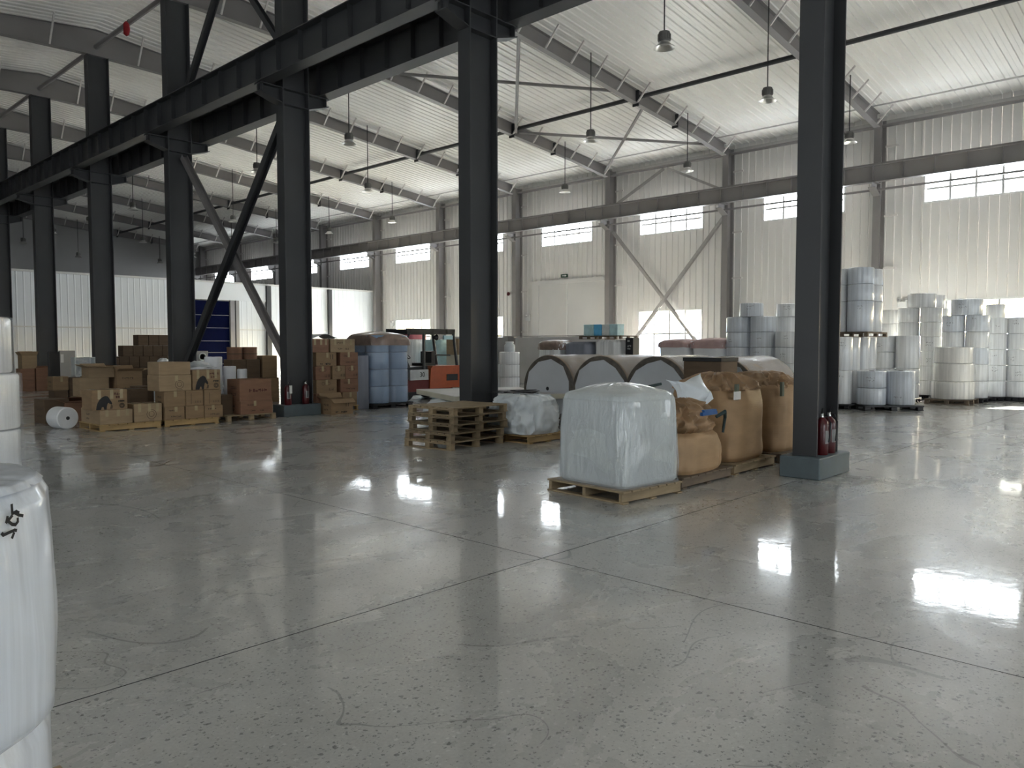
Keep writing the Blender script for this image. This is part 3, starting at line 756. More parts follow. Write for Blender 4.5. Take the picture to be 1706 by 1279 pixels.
def plastic_pallet(x, y, w, d_, label, rz=0, z=0):
    t = thing('plastic_pallet', label, 'pallet', (x, y, z), rz, 'pallets under stock')
    bp('deck', t, 'black', -w / 2, w / 2, -d_ / 2, d_ / 2, .085, .125, .008)
    for i in (-1, 0, 1):
        for j in (-1, 0, 1): bp('foot', t, 'black', i * (w / 2 - .08) - .07, i * (w / 2 - .08) + .07, j * (d_ / 2 - .08) - .06, j * (d_ / 2 - .08) + .06, .02, .085, .006)
        bp('skid', t, 'black', i * (w / 2 - .08) - .07, i * (w / 2 - .08) + .07, -d_ / 2, d_ / 2, 0, .02, .004)
    return t
def strokes(mb, pts, w, plane):
    """flat pen strokes on a plane function (u,v)->xyz with normal offset"""
    for ln in pts:
        for (u0, v0), (u1, v1) in zip(ln, ln[1:]):
            dx, dy = u1 - u0, v1 - v0; L = math.hypot(dx, dy) or 1e-6; nx, ny = -dy / L * w / 2, dx / L * w / 2
            e = w * .3; ex, ey = dx / L * e, dy / L * e
            q = [(u0 - ex + nx, v0 - ey + ny), (u0 - ex - nx, v0 - ey - ny), (u1 + ex - nx, v1 + ey - ny), (u1 + ex + nx, v1 + ey + ny)]
            mb.add([plane(u, v, .0015) for u, v in q], [(0, 1, 2, 3)])
def scribble(rnd, n, w, h):
    out = []; x = 0
    for i in range(n):
        c = [(x + rnd.uniform(0, w * .8), rnd.uniform(0, h)) for _ in range(3)]
        out.append(c); x += w
    return out
_rl = {}
def roll(x, y, z, r, h, label, group, mat='roll', mark=None, rz=0):
    """upright roll wound on a core, wrapped in film; mark = angle of a pen mark"""
    k = (r, h, mat)
    if k not in _rl:
        c = min(.03, r * .08)
        prof = [(r - c, 0), (r - c * .3, c * .3), (r, c), (r * .997, h * .5), (r, h - c), (r - c * .3, h - c * .3), (r - c, h), (.055, h - .004)]
        _rl[k] = (MB().lathe(prof, 40).mesh('film_body', mat, 40), MB().lathe([(.05, h - .02), (.055, h + .002), (.038, h + .002), (.036, h - .02)], 14).mesh('core', 'core', 40))
    t = thing('film_roll', label, 'roll', (x, y, z), rz, group)
    link('film_body', _rl[k][0], t); link('core', _rl[k][1], t)
    if mark is not None:
        rnd = random.Random(label); ang, v0, sz = mark; mb = MB()
        pl = lambda u, v, o: ((r + o) * math.cos(ang + u / r), (r + o) * math.sin(ang + u / r), v)
        rows = rnd.choice((1, 2, 2))
        for q in range(rows):
            st = scribble(rnd, rnd.choice((3, 4, 5)), sz * .8, sz)
            strokes(mb, [[(u - sz * 1.6, v + v0 * h - q * sz * 1.5) for u, v in s_] for s_ in st], sz * .13, pl)
        part('pen_mark', mb, 'ink', t)
    return t
def loft(secs, n=56, seed=0, amp=.01, freq=3.0, vf=1.5, ridge=0, cx=0, cy=0):
    """stack of superellipse sections (z, rx, ry, exponent) with cloth-like unevenness"""
    mb = MB(); vs = []
    for z, rx, ry, e in secs:
        for i in range(n):
            t = 2 * PI * i / n; c, s = math.cos(t), math.sin(t)
            u = abs(c) ** (2 / e) * (1 if c >= 0 else -1); v = abs(s) ** (2 / e) * (1 if s >= 0 else -1)
            a = amp * noise.noise(Vector((c * freq + seed, s * freq, z * vf))) + amp * .5 * noise.noise(Vector((c * freq * 2.7 + seed, s * freq * 2.7 + 9, z * vf * 2.5)))
            if ridge: a += ridge * (.5 - 2 * abs(noise.noise(Vector((c * freq * 1.6 + seed, s * freq * 1.6 + 4, z * vf * 1.3)))))
            k = 1 + a / max(.05, (rx + ry) / 2)
            vs.append((u * rx * k + cx, v * ry * k + cy, z + a * .3))
    m = len(secs)
    fs = [(j * n + i, j * n + (i + 1) % n, (j + 1) * n + (i + 1) % n, (j + 1) * n + i) for j in range(m - 1) for i in range(n)]
    fs += [tuple(range(n))[::-1], tuple(range((m - 1) * n, m * n))]
    return mb.add(vs, fs)
def interp(secs, m):
    out = []
    for a, b in zip(secs, secs[1:]):
        for i in range(m): out.append(tuple(p + (q - p) * i / m for p, q in zip(a, b)))
    return out + [secs[-1]]
def crumple(nx, ny, fn, amp, freq, seed, th=.004):
    """thin crumpled sheet: fn(u,v)->xyz, closed with a little thickness"""
    mb = MB(); top = []
    for j in range(ny + 1):
        for i in range(nx + 1):
            p = Vector(fn(i / nx, j / ny)); q = p * freq
            p += Vector((noise.noise(q + Vector((seed, 0, 0))), noise.noise(q + Vector((0, seed, 3))), noise.noise(q + Vector((5, 0, seed))))) * amp
            top.append(p)
    k = nx + 1; N = len(top)
    vs = top + [p - Vector((0, 0, th)) for p in top]
    fs = [(j * k + i, j * k + i + 1, (j + 1) * k + i + 1, (j + 1) * k + i) for j in range(ny) for i in range(nx)]
    fs += [tuple(q + N for q in f[::-1]) for f in fs]
    ed = [(i, i + 1) for i in range(nx)] + [(j * k + nx, (j + 1) * k + nx) for j in range(ny)] + [(ny * k + i + 1, ny * k + i) for i in range(nx)][::-1] + [((j + 1) * k, j * k) for j in range(ny)]
    fs += [(b, a, a + N, b + N) for a, b in ed]
    return mb.add(vs, fs)

# printed marks on cartons: drawn on the face turned to -Y (u along x, v up), metres from the face's lower left corner
def blocks(rnd, u, v, n, s, gap=1.15):
    """short line of print too small to read, as upright strokes"""
    out = []
    for i in range(n):
        x = u + i * s * gap
        for _ in range(3):
            if rnd.random() < .5: yy = v + rnd.uniform(0, s); out.append([(x, yy), (x + s * .85, yy)])
            else: xx = x + rnd.uniform(0, s * .85); out.append([(xx, v), (xx, v + s)])
    return out
def ring(u, v, r, n=14): return [[(u + r * math.cos(2 * PI * i / n), v + r * math.sin(2 * PI * i / n)) for i in range(n + 1)]]
BEAR = [(0, 0), (.04, .3), (.12, .55), (.25, .78), (.42, .93), (.58, 1.0), (.72, .96), (.80, .86), (.86, .72), (.95, .56), (1.0, .42), (.94, .36), (.84, .42), (.76, .50), (.70, .40), (.66, .22), (.64, 0), (.50, 0), (.46, .2), (.36, .2), (.30, 0)]
CG = 'brown cartons on the floor pallets'
def carton(x0, x1, y0, y1, z0, z1, label, mat='card', group=CG, tape='v', bear=False, logo=False, text=None, side_text=False, open_=False, inside=None, flaps=(1, 1, 1, 1), rz=0, folds=None):
    w, d_, h = x1 - x0, y1 - y0, z1 - z0
    t = thing('carton', label, 'carton', ((x0 + x1) / 2, (y0 + y1) / 2, z0), rz, group)
    rnd = random.Random(label)
    fx, fy = -w / 2, -d_ / 2
    if not open_: bp('body', t, mat, -w / 2, w / 2, -d_ / 2, d_ / 2, 0, h, .008)
    else:
        th = .008
        b = MB().box(-w / 2, w / 2, -d_ / 2, d_ / 2, 0, th)
        b.box(-w / 2, -w / 2 + th, -d_ / 2, d_ / 2, th, h); b.box(w / 2 - th, w / 2, -d_ / 2, d_ / 2, th, h)
        b.box(-w / 2 + th, w / 2 - th, -d_ / 2, -d_ / 2 + th, th, h); b.box(-w / 2 + th, w / 2 - th, d_ / 2 - th, d_ / 2, th, h)
        part('body', b, mat, t)
        f = folds or (.5, -.6, .3, .9); fl = min(w, d_) * .32
        for i, (px, py, ln, along) in enumerate(((0, -d_ / 2, w, 0), (0, d_ / 2, w, 0), (-w / 2, 0, d_, 1), (w / 2, 0, d_, 1))):
            if not flaps[i]: continue
            a = f[i]; sgn = -1 if i in (0, 2) else 1; m2 = MB()
            if along == 0: m2.bar((0, 0, 0), (0, sgn * fl * math.cos(a), fl * math.sin(a)), ln, .006, (0, -sgn * math.sin(a), math.cos(a)))
            else: m2.bar((0, 0, 0), (sgn * fl * math.cos(a), 0, fl * math.sin(a)), ln, .006, (-sgn * math.sin(a), 0, math.cos(a)))
            part('flap', m2, mat, t, (px, py, h))
        if inside: part('lining', MB().box(-w / 2 + .012, w / 2 - .012, -d_ / 2 + .012, d_ / 2 - .012, .01, h * .8), inside, t)
    e = .0016
    if tape == 'v' and not open_:
        tp = MB(); c = rnd.uniform(-.08, .08) * w
        tp.box(c - .03, c + .03, -d_ / 2 - e, -d_ / 2, h * .62, h); tp.box(c - .03, c + .03, -d_ / 2 - e, d_ / 2 + e, h, h + e)
        part('tape', tp, 'tape', t)
    elif tape == 'double' and not open_:
        tp = MB()
        for c in (-.3 * w, .05 * w, .33 * w): tp.box(c - .028, c + .028, -d_ / 2 - e, -d_ / 2, h * .55, h); tp.box(c - .028, c + .028, -d_ / 2 - e, d_ / 2, h, h + e)
        part('tape', tp, 'tape', t)
    pl = lambda u, v, o: (fx + u, fy - o, v)
    pr = MB()
    if bear:
        bw, bh = w * .46, h * .68
        b = MB().prism([(fx + w * .1 + u * bw, .01 + v * bh) for u, v in BEAR][::-1], 1, fy - .002, fy + .001); part('bear_print', b, 'ink', t, label='black bear printed on the carton')
        q = MB(); u0 = fx + w * .58
        q.prism([(u0 - .09 * w, .06 * h), (u0 - .02 * w, .06 * h), (u0, .2 * h), (u0 - .05 * w, .28 * h)][::1], 1, fy - .0025, fy + .001); part('bear_paw', q, 'card3', t)
        strokes(pr, blocks(rnd, w * .62, h * .74, 4, h * .1) + blocks(rnd, w * .66, h * .58, 3, h * .1), .012, pl)
        rr = MB(); strokes(rr, ring(w * .84, h * .2, h * .11) + ring(w * .84, h * .2, h * .06) + blocks(rnd, w * .74, h * .4, 5, h * .05), .012, pl); part('print', rr, 'ink', t)
        part('print', pr, 'redink', t); return t
    if logo: strokes(pr, ring(w * .62, h * .4, h * .26) + ring(w * .62, h * .42, h * .15, 9) + [[(w * .53, h * .08), (w * .71, h * .08)]], .007, pl)
    if text == 'big': strokes(pr, blocks(rnd, w * .3, h * .42, 6, min(h * .16, w * .08), 1.2), .014, pl)
    elif text == 'small': strokes(pr, blocks(rnd, w * .2, h * .66, 6, min(h * .1, w * .07)) + blocks(rnd, w * .3, h * .22, 4, h * .09) + blocks(rnd, w * .6, h * .2, 3, h * .1), .006, pl)
    elif text == 'icons': strokes(pr, blocks(rnd, w * .66, h * .5, 1, h * .34) + blocks(rnd, w * .2, h * .12, 2, h * .09) + blocks(rnd, w * .45, h * .1, 4, h * .1), .011, pl)
    elif text == 'round': strokes(pr, ring(w * .33, h * .72, h * .12) + ring(w * .6, h * .72, h * .12) + blocks(rnd, w * .62, h * .2, 2, h * .18) , .007, pl)
    elif text == 'arrows': strokes(pr, [[(w * .3, h * .1), (w * .3, h * .8)], [(w * .55, h * .18), (w * .55, h * .3)], [(w * .68, h * .18), (w * .68, h * .3)], [(w * .82, h * .18), (w * .82, h * .3)]], .008, pl)
    if pr.f: part('print', pr, {'big': 'redink', 'icons': 'ink'}.get(text, 'brownink'), t)
    if side_text:
        ps = MB(); sl = lambda u, v, o: (fx - o, d_ / 2 - u, v)
        strokes(ps, blocks(rnd, d_ * .3, h * .55, 4, h * .13) + blocks(rnd, d_ * .3, h * .25, 4, h * .11), .009, sl); part('side_print', ps, 'brownink', t)
    return t

# ------------------------------------------------------------------ carton pallets on the left
g = 'pallets under the left cartons'
pallet(5.2, 6.34, 15.4, 16.55, 0, 'yellow-edged pallet under the two low bear cartons', 'wood2', 'board', g, .13, 'y')
carton(5.22, 5.80, 15.42, 16.45, .13, .40, 'long low brown carton, left on the yellow-edged pallet', 'card2', tape='double', side_text=True)
carton(5.83, 6.36, 15.44, 16.0, .13, .48, 'square brown carton with round logo, right on the yellow-edged pallet', 'card2', tape='double', logo=True)
carton(5.08, 5.70, 15.40, 15.95, .402, .78, 'bear-print carton lying on the low pallet left of the tall stack', 'card', tape='double', bear=True)
carton(6.02, 6.36, 16.10, 16.5, .13, .74, 'plain dark carton standing behind the round-logo carton', 'card3', tape=None)
carton(6.42, 6.74, 16.75, 17.2, 0, .75, 'plain carton in the gap behind the low bear carton pallet', 'card3', tape=None)
pallet(6.4, 7.52, 15.4, 16.5, 0, 'pale wooden pallet under the tall carton stack', 'wood2', 'board', g, .13, 'y')
cs = [(6.41, 6.80, .13, .39, 'bottom row, first from left', 'small', 0), (6.82, 7.20, .13, .39, 'bottom row, middle', None, 0), (7.21, 7.60, .13, .38, 'bottom row, right', 'small', 0),
      (6.40, 6.82, .392, .70, 'second row, left', None, 1), (6.83, 7.19, .392, .70, 'second row, middle with arrow print', 'arrows', 0), (7.21, 7.57, .382, .70, 'second row, right', 'arrows', 0)]
for x0, x1, z0, z1, l, tx, st in cs:
    carton(x0, x1, 15.42, 15.86, z0, z1, f'brown carton of the tall stack, {l}', 'card', text=tx, side_text=bool(st), tape=None if tx == 'arrows' else 'v')
carton(6.31, 6.95, 15.42, 16.0, .702, 1.02, 'brown carton with ring logo on the tall stack, third row', 'card2', logo=True)
carton(6.98, 7.57, 15.44, 15.95, .702, 1.11, 'bear-print carton on top right of the tall carton stack', 'card', tape='double', bear=True)
carton(6.32, 6.94, 15.43, 16.0, 1.022, 1.28, 'plain carton topping the tall stack', 'card2', tape=None)
pallet(7.72, 8.84, 15.45, 16.55, 0, 'open wooden pallet under the red-print cartons', 'wood', 'block', g)
carton(8.04, 8.79, 15.5, 16.1, .13, .41, 'reddish carton with small print under the red-print carton', 'cardred', text='small', side_text=True)
carton(8.02, 8.76, 15.5, 16.05, .412, .88, 'reddish open-topped carton with red print beside the plinth column', 'cardred', tape=None, text='big', side_text=True, open_=True, flaps=(0, 0, 0, 0))
carton(7.74, 7.99, 15.75, 16.3, .13, .55, 'narrow brown carton beside the red-print cartons', 'card3', tape=None)
def white_roll(x, y, z, r, h, label):
    t = thing('paper_roll', label, 'roll', (x, y, z), 0, 'plain white rolls by the red-print cartons')
    part('roll_body', MB().lathe([(r - .01, 0), (r, .01), (r, h - .01), (r - .01, h)], 32), 'white', t, smooth=40)
    part('core', MB().lathe([(.035, h - .01), (.035, h + .002)], 12), 'core', t)
pallet(7.75, 8.85, 16.75, 17.75, 0, 'pallet carrying the plain white rolls', 'wood3', 'block', g)
for i, (x, y, r, h, l) in enumerate(((8.20, 17.05, .19, 1.22, 'tall plain white roll, highest behind the red-print carton'), (8.56, 17.0, .14, 1.0, 'medium plain white roll, middle behind the red-print carton'), (8.84, 16.95, .11, .93, 'short plain white roll, right end behind the red-print carton'))):
    white_roll(x, y, .13, r, h, l)
# white sack and small things between
t = thing('white_sack', 'bulging white woven sack behind the bear carton and white rolls', 'sack', (7.80, 17.0, 0), 0)
part('sack_body', loft(interp([(0, .2, .2, 3), (.1, .24, .24, 3), (.7, .25, .24, 2.6), (1.05, .25, .24, 2.4), (1.2, .2, .2, 2.2), (1.26, .06, .06, 2)], 4), 40, 3, .05, 2.5, 4), 'white', t, smooth=70)
t = thing('plastic_sheet', 'crumpled white plastic sheet draped behind the upper bear carton', 'sheet', (0, 0, 0))
part('sheet', crumple(18, 8, lambda u, v: (6.98 + .66 * u, 15.70 + .42 * v, 1.112 + .02 + .12 * math.sin(PI * u) * (.4 + .6 * v)), .035, 5, 2), 'liner', t, smooth=70)
t = thing('storage_tin', 'pale teal canister between the tall stack and red-print cartons', 'canister', (7.66, 16.3, .13))
part('tin_body', MB().lathe([(.095, 0), (.1, .01), (.1, .5), (.095, .51)], 24), 'teal', t, smooth=40); part('lid', MB().lathe([(.103, .51), (.103, .54), (.09, .545)], 24), 'palecyan', t, smooth=40)
bpy.data.objects['storage_tin'].location = (7.62, 16.62, 0)
# loose cartons in front left
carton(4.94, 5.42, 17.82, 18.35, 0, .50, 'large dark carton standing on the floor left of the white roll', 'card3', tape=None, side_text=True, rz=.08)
carton(5.35, 5.86, 17.75, 18.3, 0, .42, 'open brown carton with raised flaps right behind the white roll', 'cardred', open_=True, folds=(.2, 2.6, .4, .8), rz=-.05)
t = thing('lying_roll', 'white roll lying on its side on the floor before the cartons', 'roll', (4.985, 16.45, .21), .2, None)
part('roll_body', MB().lathe([(.195, 0), (.21, .015), (.21, .385), (.195, .40)], 40, 1), 'white', t, smooth=40)
part('core', MB().lathe([(.036, -.002), (.036, .02)], 16, 1), 'core', t); 
# second line of cartons further back
z2 = 24.2
g2 = 'cartons further back on the left'
for x0, x1, y0, z0, z1, l, kw in (
        (6.95, 7.30, 24.0, .0, .36, 'plain carton under the printed carton behind the large dark one', dict(mat='card3', tape=None)),
        (6.92, 7.32, 24.0, .362, .74, 'printed carton with side lettering behind the large dark one', dict(mat='card', side_text=True)),
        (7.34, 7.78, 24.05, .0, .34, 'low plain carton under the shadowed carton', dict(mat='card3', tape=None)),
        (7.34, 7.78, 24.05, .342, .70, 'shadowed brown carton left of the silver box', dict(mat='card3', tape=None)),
        (7.80, 8.22, 24.05, .0, .36, 'low carton under the silver box, right', dict(mat='card', tape=None)),
        (7.80, 8.22, 24.05, .362, .73, 'brown carton just below the silver box', dict(mat='card', tape=None))):
    carton(x0, x1, y0, y0 + .5, z0, z1, l, group=g2, **kw)
# silver insulated box, lid up
t = thing('foil_box', 'open silver foil-lined box standing tilted on the back cartons', 'box', (7.83, 24.3, .733), 0)
fb = MB(); fb.box(-.27, .27, .22, .235, 0, .54); fb.box(-.27, -.255, -.1, .22, 0, .54); fb.box(.255, .27, -.1, .22, 0, .54); fb.box(-.27, .27, -.1, .22, 0, .012); fb.box(-.255, .255, -.1, .22, .525, .54)
part('box_shell', fb, 'palegrey', t); part('foil_lining', MB().box(-.255, .255, .205, .219, .012, .525), 'foil', t)
t = thing('dark_cabinet', 'black upright panel with a white label beside the silver box', 'panel', (7.45, 25.6, 0), 0)
bp('panel_body', t, 'black', -.16, .14, 0, .1, 0, 1.42); bp('panel_face', t, 'gable', .14, .56, 0, .12, 0, 1.46); bp('label_plate', t, 'paper', .16, .24, -.003, 0, 1.1, 1.35, .001)
t = thing('white_crate', 'low white slatted crate near the far left open cartons', 'crate', (8.3, 27.2, 0))
for i in range(5): bp('slat', t, 'paper', -.4, .42, -.3, .3, .3 + i * .13, .3 + i * .13 + .1, .01)
for s in (-1, 1): bp('side_panel', t, 'pinkpaper', -.42 if s < 0 else .42, -.40 if s < 0 else .44, -.3, .3, 0, .94, .004)
# far left open cartons
g3 = 'far left open cartons'
for x0, x1, z0, z1, l, kw in ((7.93, 8.38, 0, .40, 'lower far carton, left pile', {}), (7.93, 8.38, .402, .80, 'upper far carton, left pile', {}), (8.42, 8.98, 0, .42, 'lower far carton, right pile', {}), (8.42, 9.0, .422, .84, 'open upper far carton, right pile', dict(open_=True, folds=(.3, .2, .6, .35))), (8.0, 8.46, .86, 1.26, 'open far carton on top with upright flaps', dict(open_=True, folds=(1.2, 1.3, 1.0, 1.2), mat='card2'))):
    kw = dict(kw); m_ = kw.pop('mat', 'cardred')
    if z0 == .86: z0 = .802
    carton(x0, x1, 31.0, 31.5, z0, z1, l + ' near the wrapped roll stack', m_, group=g3, tape=None, **kw)
# middle heap of opened cartons behind the bear carton
g4 = 'opened cartons behind the bear carton'
for x0, x1, y0, z0, z1, l, kw in (
        (6.10, 6.75, 19.4, 0, .42, 'plain carton standing low behind the bear carton', dict(tape=None)), (6.15, 6.78, 19.4, .422, .86, 'pale carton with blank side above the low bear carton', dict(mat='card2', tape=None)),
        (6.35, 6.9, 19.4, .862, 1.10, 'open carton with dark inside on the blank pale carton', dict(open_=True, folds=(.1, .5, .4, .2), mat='card2')),
        (6.80, 7.45, 19.3, 0, .45, 'low carton under the tilted opened one', dict(tape=None)), (6.92, 7.5, 19.3, .452, 1.0, 'patterned opened carton left of the tall stack', dict(mat='card', open_=True, text='small', folds=(.4, .9, 1.1, .3)))):
    kw = dict(kw); m_ = kw.pop('mat', 'card')
    carton(x0, x1, y0, y0 + .5, z0, z1, l, m_, group=g4, **kw)
# dark far stack
g5 = 'dark far cartons before the partition'
k = 0
for r_, (n, x0, z0) in enumerate(((6, 10.5, 0), (6, 10.52, .402), (6, 10.5, .804), (5, 11.0, 1.206), (3, 11.55, 1.608))):
    for i in range(n):
        w_ = .36 if r_ < 4 else .38
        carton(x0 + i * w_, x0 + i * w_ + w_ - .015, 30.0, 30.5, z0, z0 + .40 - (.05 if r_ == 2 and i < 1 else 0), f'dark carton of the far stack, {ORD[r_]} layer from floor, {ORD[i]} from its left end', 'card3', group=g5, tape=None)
t = thing('lying_sack', 'small pale sack lying on far dark cartons beside the column', 'sack', (12.16, 29.3, 0))
part('sack_body', loft(interp([(0, .2, .2, 3), (.5, .22, .22, 3), (1.05, .2, .2, 2.4), (1.14, .1, .1, 2)], 4), 32, 8, .05), 'white', t, smooth=70)
# tall barrels and cartons far behind the white rolls
for i, (x, r, l) in enumerate(((10.35, .2, 'left'), (10.78, .21, 'right'))):
    carton(10.15 + .42 * i, 10.55 + .42 * i, 20.0, 20.5, 0, .6, f'tall base carton under the brown drum, {l}', 'card3', tape=None, group='cartons behind the crossed brace')
    carton(10.15 + .42 * i, 10.55 + .42 * i, 20.0, 20.5, .602, 1.22, f'tall upper carton under the brown drum, {l}', 'card3', tape=None, group='cartons behind the crossed brace')
    t = thing('fibre_drum', f'brown fibre drum behind the white rolls, {l} one of the pair', 'drum', (x, 20.25, 1.223), 0, 'brown fibre drums')
    part('drum_body', MB().lathe([(r, 0), (r, .3), (r + .006, .3), (r + .006, .33), (r - .01, .34)], 24), 'cardred', t, smooth=40); part('hoop', MB().lathe([(r + .005, .14), (r + .006, .145), (r + .006, .16), (r + .005, .165)], 24), 'card3', t, smooth=40)
carton(11.05, 11.55, 20.0, 20.5, 0, .7, 'brown carton low behind the crossed brace', 'card', tape=None, group='cartons behind the crossed brace')
carton(11.05, 11.5, 20.0, 20.5, .702, 1.32, 'brown carton high behind the crossed brace', 'card', tape=None, group='cartons behind the crossed brace')
carton(10.0, 10.42, 18.7, 19.1, 0, .75, 'dark green sided carton behind the plinth column', 'card3', tape=None, group='cartons behind the crossed brace')
# folding frames before the blue door
t = thing('drum_fan', 'grey drum fan on a stand before the blue door', 'fan', (12.12, 26.0, 0))
bp('fan_case', t, 'panel', -.2, .2, 0, .3, .65, 1.42); part('fan_ring', MB().lathe([(.13, 0), (.14, -.03), (.11, -.03), (.10, 0)], 24, 1, (0, 0, 1.22)), 'palegrey', t, smooth=40); part('fan_hub', MB().lathe([(.07, 0), (.06, -.04)], 16, 1, (0, 0, .9)), 'palegrey', t, smooth=40); bp('stand', t, 'dark', -.2, .2, 0, .3, 0, .65)
t = thing('white_bundle', 'white wrapped bundle lying before the blue door', 'bundle', (9.9, 23.4, 0))
part('bundle_body', loft(interp([(0, .5, .3, 3), (.4, .52, .32, 3), (.85, .5, .3, 2.5), (1.05, .38, .25, 2), (1.1, .1, .1, 2)], 4), 40, 5, .07), 'liner', t, smooth=70)

# ------------------------------------------------------------------ fire extinguishers
def extinguisher():
    t = link('fire_extinguisher', None)
    part('cylinder', MB().lathe([(.075, 0), (.08, .01), (.08, .36), (.07, .41), (.045, .44), (.025, .46)], 24), 'red', t, smooth=40)
    vv = part('valve', MB().lathe([(.022, .46), (.022, .50), (.014, .51)], 12), 'alu', t, smooth=40)
    part('handle', MB().bar((-.02, 0, .51), (.09, 0, .525), .02, .012).bar((-.02, 0, .525), (.085, 0, .56), .02, .01), 'black', vv)
    part('hose', MB().tube([(0, -.02, .49), (-.04, -.07, .48), (-.06, -.105, .40), (-.055, -.10, .26), (-.05, -.09, .16)], .011, 8), 'black', vv, smooth=40)
    lb = MB(); pl = lambda u, v, o: ((.08 + o) * math.cos(u), (.08 + o) * math.sin(u), v)
    for i in range(8):
        a, b = -2.5 + i * .12, -2.5 + (i + 1) * .12; lb.add([pl(a, .14, .001), pl(b, .14, .001), pl(b, .3, .001), pl(a, .3, .001)], [(0, 1, 2, 3)])
    part('label_plate', lb, 'gable', t); return t
ex = extinguisher(); ex['category'] = 'fire extinguisher'; ex['group'] = 'fire extinguishers at the columns'
for i, (x, y, z, rz, l, s) in enumerate(((9.52, 3.735, .26, .3, 'red fire extinguisher on the nearest plinth, closer to the front corner', 1), (9.75, 3.735, .26, .2, 'red fire extinguisher on the nearest plinth, farther from the corner', 1),
        (9.30, 15.73, .26, .2, 'red fire extinguisher with paper tag on the far plinth', 1), (9.76, 15.73, .26, .4, 'red fire extinguisher on the far plinth, farther from the tagged one', 1))):
    o = ex if i == 0 else dup(ex, (0, 0, 0)); o.location = (x, y, .26); o.rotation_euler = (0, 0, rz); o['label'] = l
    if i == 2:
        part('paper_tag', MB().box(-.03, .05, -.085, -.082, .26, .44), 'paper', o)
for i in (0, 1): pass

# ------------------------------------------------------------------ cartons right of the plinth column
g = 'carton stack right of the plinth column'
pallet(10.15, 11.4, 15.95, 17.0, 0, 'pallet under the carton stack right of the plinth column', 'wood2', 'board', 'pallets under stock')
rows = [[(10.2, 10.80, None), (10.95, 11.38, None)], [(10.22, 10.79, 'round'), (10.9, 11.42, 'small')], [(10.2, 10.62, 'round'), (10.67, 11.04, 'round'), (11.05, 11.42, 'round')], [(10.22, 10.79, 'icons'), (10.90, 11.42, 'small')], [(10.1, 10.58, None), (10.62, 11.33, 'small')]]
for j, rw in enumerate(rows):
    z0 = .13 + j * .327
    for i, (x0, x1, tx) in enumerate(rw):
        carton(x0, x1, 16.0, 16.5, z0, z0 + .325, f'brown carton, {ORD[j]} layer from floor, {ORD[i]} from the column, stack right of the plinth', 'card2' if j == 4 and i else ('card' if (i + j) % 2 else 'cardred'), group=g, text=tx, tape='double' if j >= 4 else 'v', side_text=j == 3)
carton(10.15, 10.75, 15.28, 15.72, 0, .36, 'loose open carton on the floor before the carton stack', 'card', group=g, open_=True, flaps=(1, 1, 1, 0), text='icons', side_text=True, folds=(-.7, 1.0, .5, 0), inside='dark')
t = thing('plastic_sheet', 'grey crumpled plastic sheet on top of the stack right of the plinth column', 'sheet')
part('sheet', crumple(16, 8, lambda u, v: (10.05 + .75 * u, 15.95 + .5 * v, 1.775 + .08 * math.sin(PI * u)), .05, 5, 4), 'liner', t, smooth=70)
carton(11.5, 12.0, 18.3, 18.9, 0, .8, 'low carton behind the blue wrapped rolls', 'card', group=g, tape=None)
carton(11.45, 12.05, 18.3, 18.9, .802, 1.55, 'brown carton peeping over the blue wrapped rolls', 'card2', group=g, tape=None)

# ------------------------------------------------------------------ blue film rolls
plastic_pallet(12.45, 16.5, 1.3, 1.2, 'black plastic pallet under the blue film rolls')
gb = 'blue film rolls'
for i, (x, y) in enumerate(((12.15, 16.2), (12.76, 16.2), (12.15, 16.8), (12.76, 16.8))):
    for j in range(4):
        t = roll(x, y, .125 + j * .435, .3, .433, f'blue film roll, {ORD[j]} layer from floor, ' + ('front left', 'front right', 'back left', 'back right')[i] + ' column of the blue stack', gb, 'bluewrap')
t = thing('plastic_hood', 'brown plastic hood thrown over the blue film rolls', 'hood', (12.45, 16.5, 1.868))
part('hood_cloth', loft(interp([(-.26, .655, .65, 5), (-.2, .66, .65, 5), (-.1, .655, .645, 5), (0, .63, .60, 3.0), (.03, .55, .53, 3), (.07, .3, .3, 2.4), (.10, .05, .05, 2)], 4), 48, 2, .05, 2.5), 'brownplastic', t, smooth=70)
part('hood_skirt', loft(interp([(-1.72, .64, .63, 4), (-.9, .64, .63, 4), (-.24, .645, .635, 4)], 5), 64, 4, .02, 3), 'wrapthin', t, smooth=70)
carton(11.28, 11.78, 16.05, 16.6, 0, 1.35, 'tall violet-grey wrapped carton beside the blue film rolls', 'purplewrap', group=None, tape=None)

# ------------------------------------------------------------------ forklift (side turned to the camera, forks away behind the rolls)
t = thing('forklift', 'orange and grey forklift with black guard behind the column and pallets', 'forklift', (13.62, 17.35, 0), 0)
part('counterweight', MB().prism([(1.3, .34), (1.34, .92), (1.42, 1.0), (2.5, 1.0), (2.62, .9), (2.66, .5), (2.5, .34)], 1, 0, 1.1), 'orange', t)
part('vent', MB().box(1.95, 2.4, -.012, .0, .55, .74), 'black', t.children[0])
part('chassis', MB().prism([(.0, .16), (.0, .62), (1.3, .62), (1.3, .34), (2.2, .34), (2.2, .16)], 1, .05, 1.05), 'darkred', t)
part('side_panel', MB().box(.55, 1.24, -.01, .06, .6, .90), 'plate', t)
n30 = text_mb('30', .19); part('number', n30, 'ink', [q for q in t.children if q.name.startswith('side_panel')][0], (1.0, -.014, .75), (PI / 2, 0, 0))
part('step', MB().box(.5, 1.25, .0, .2, .16, .26), 'black', t)
part('engine_cover', MB().prism([(.55, .9), (1.3, .9), (1.3, 1.0), (.55, .97)], 1, .1, 1.0), 'black', t)
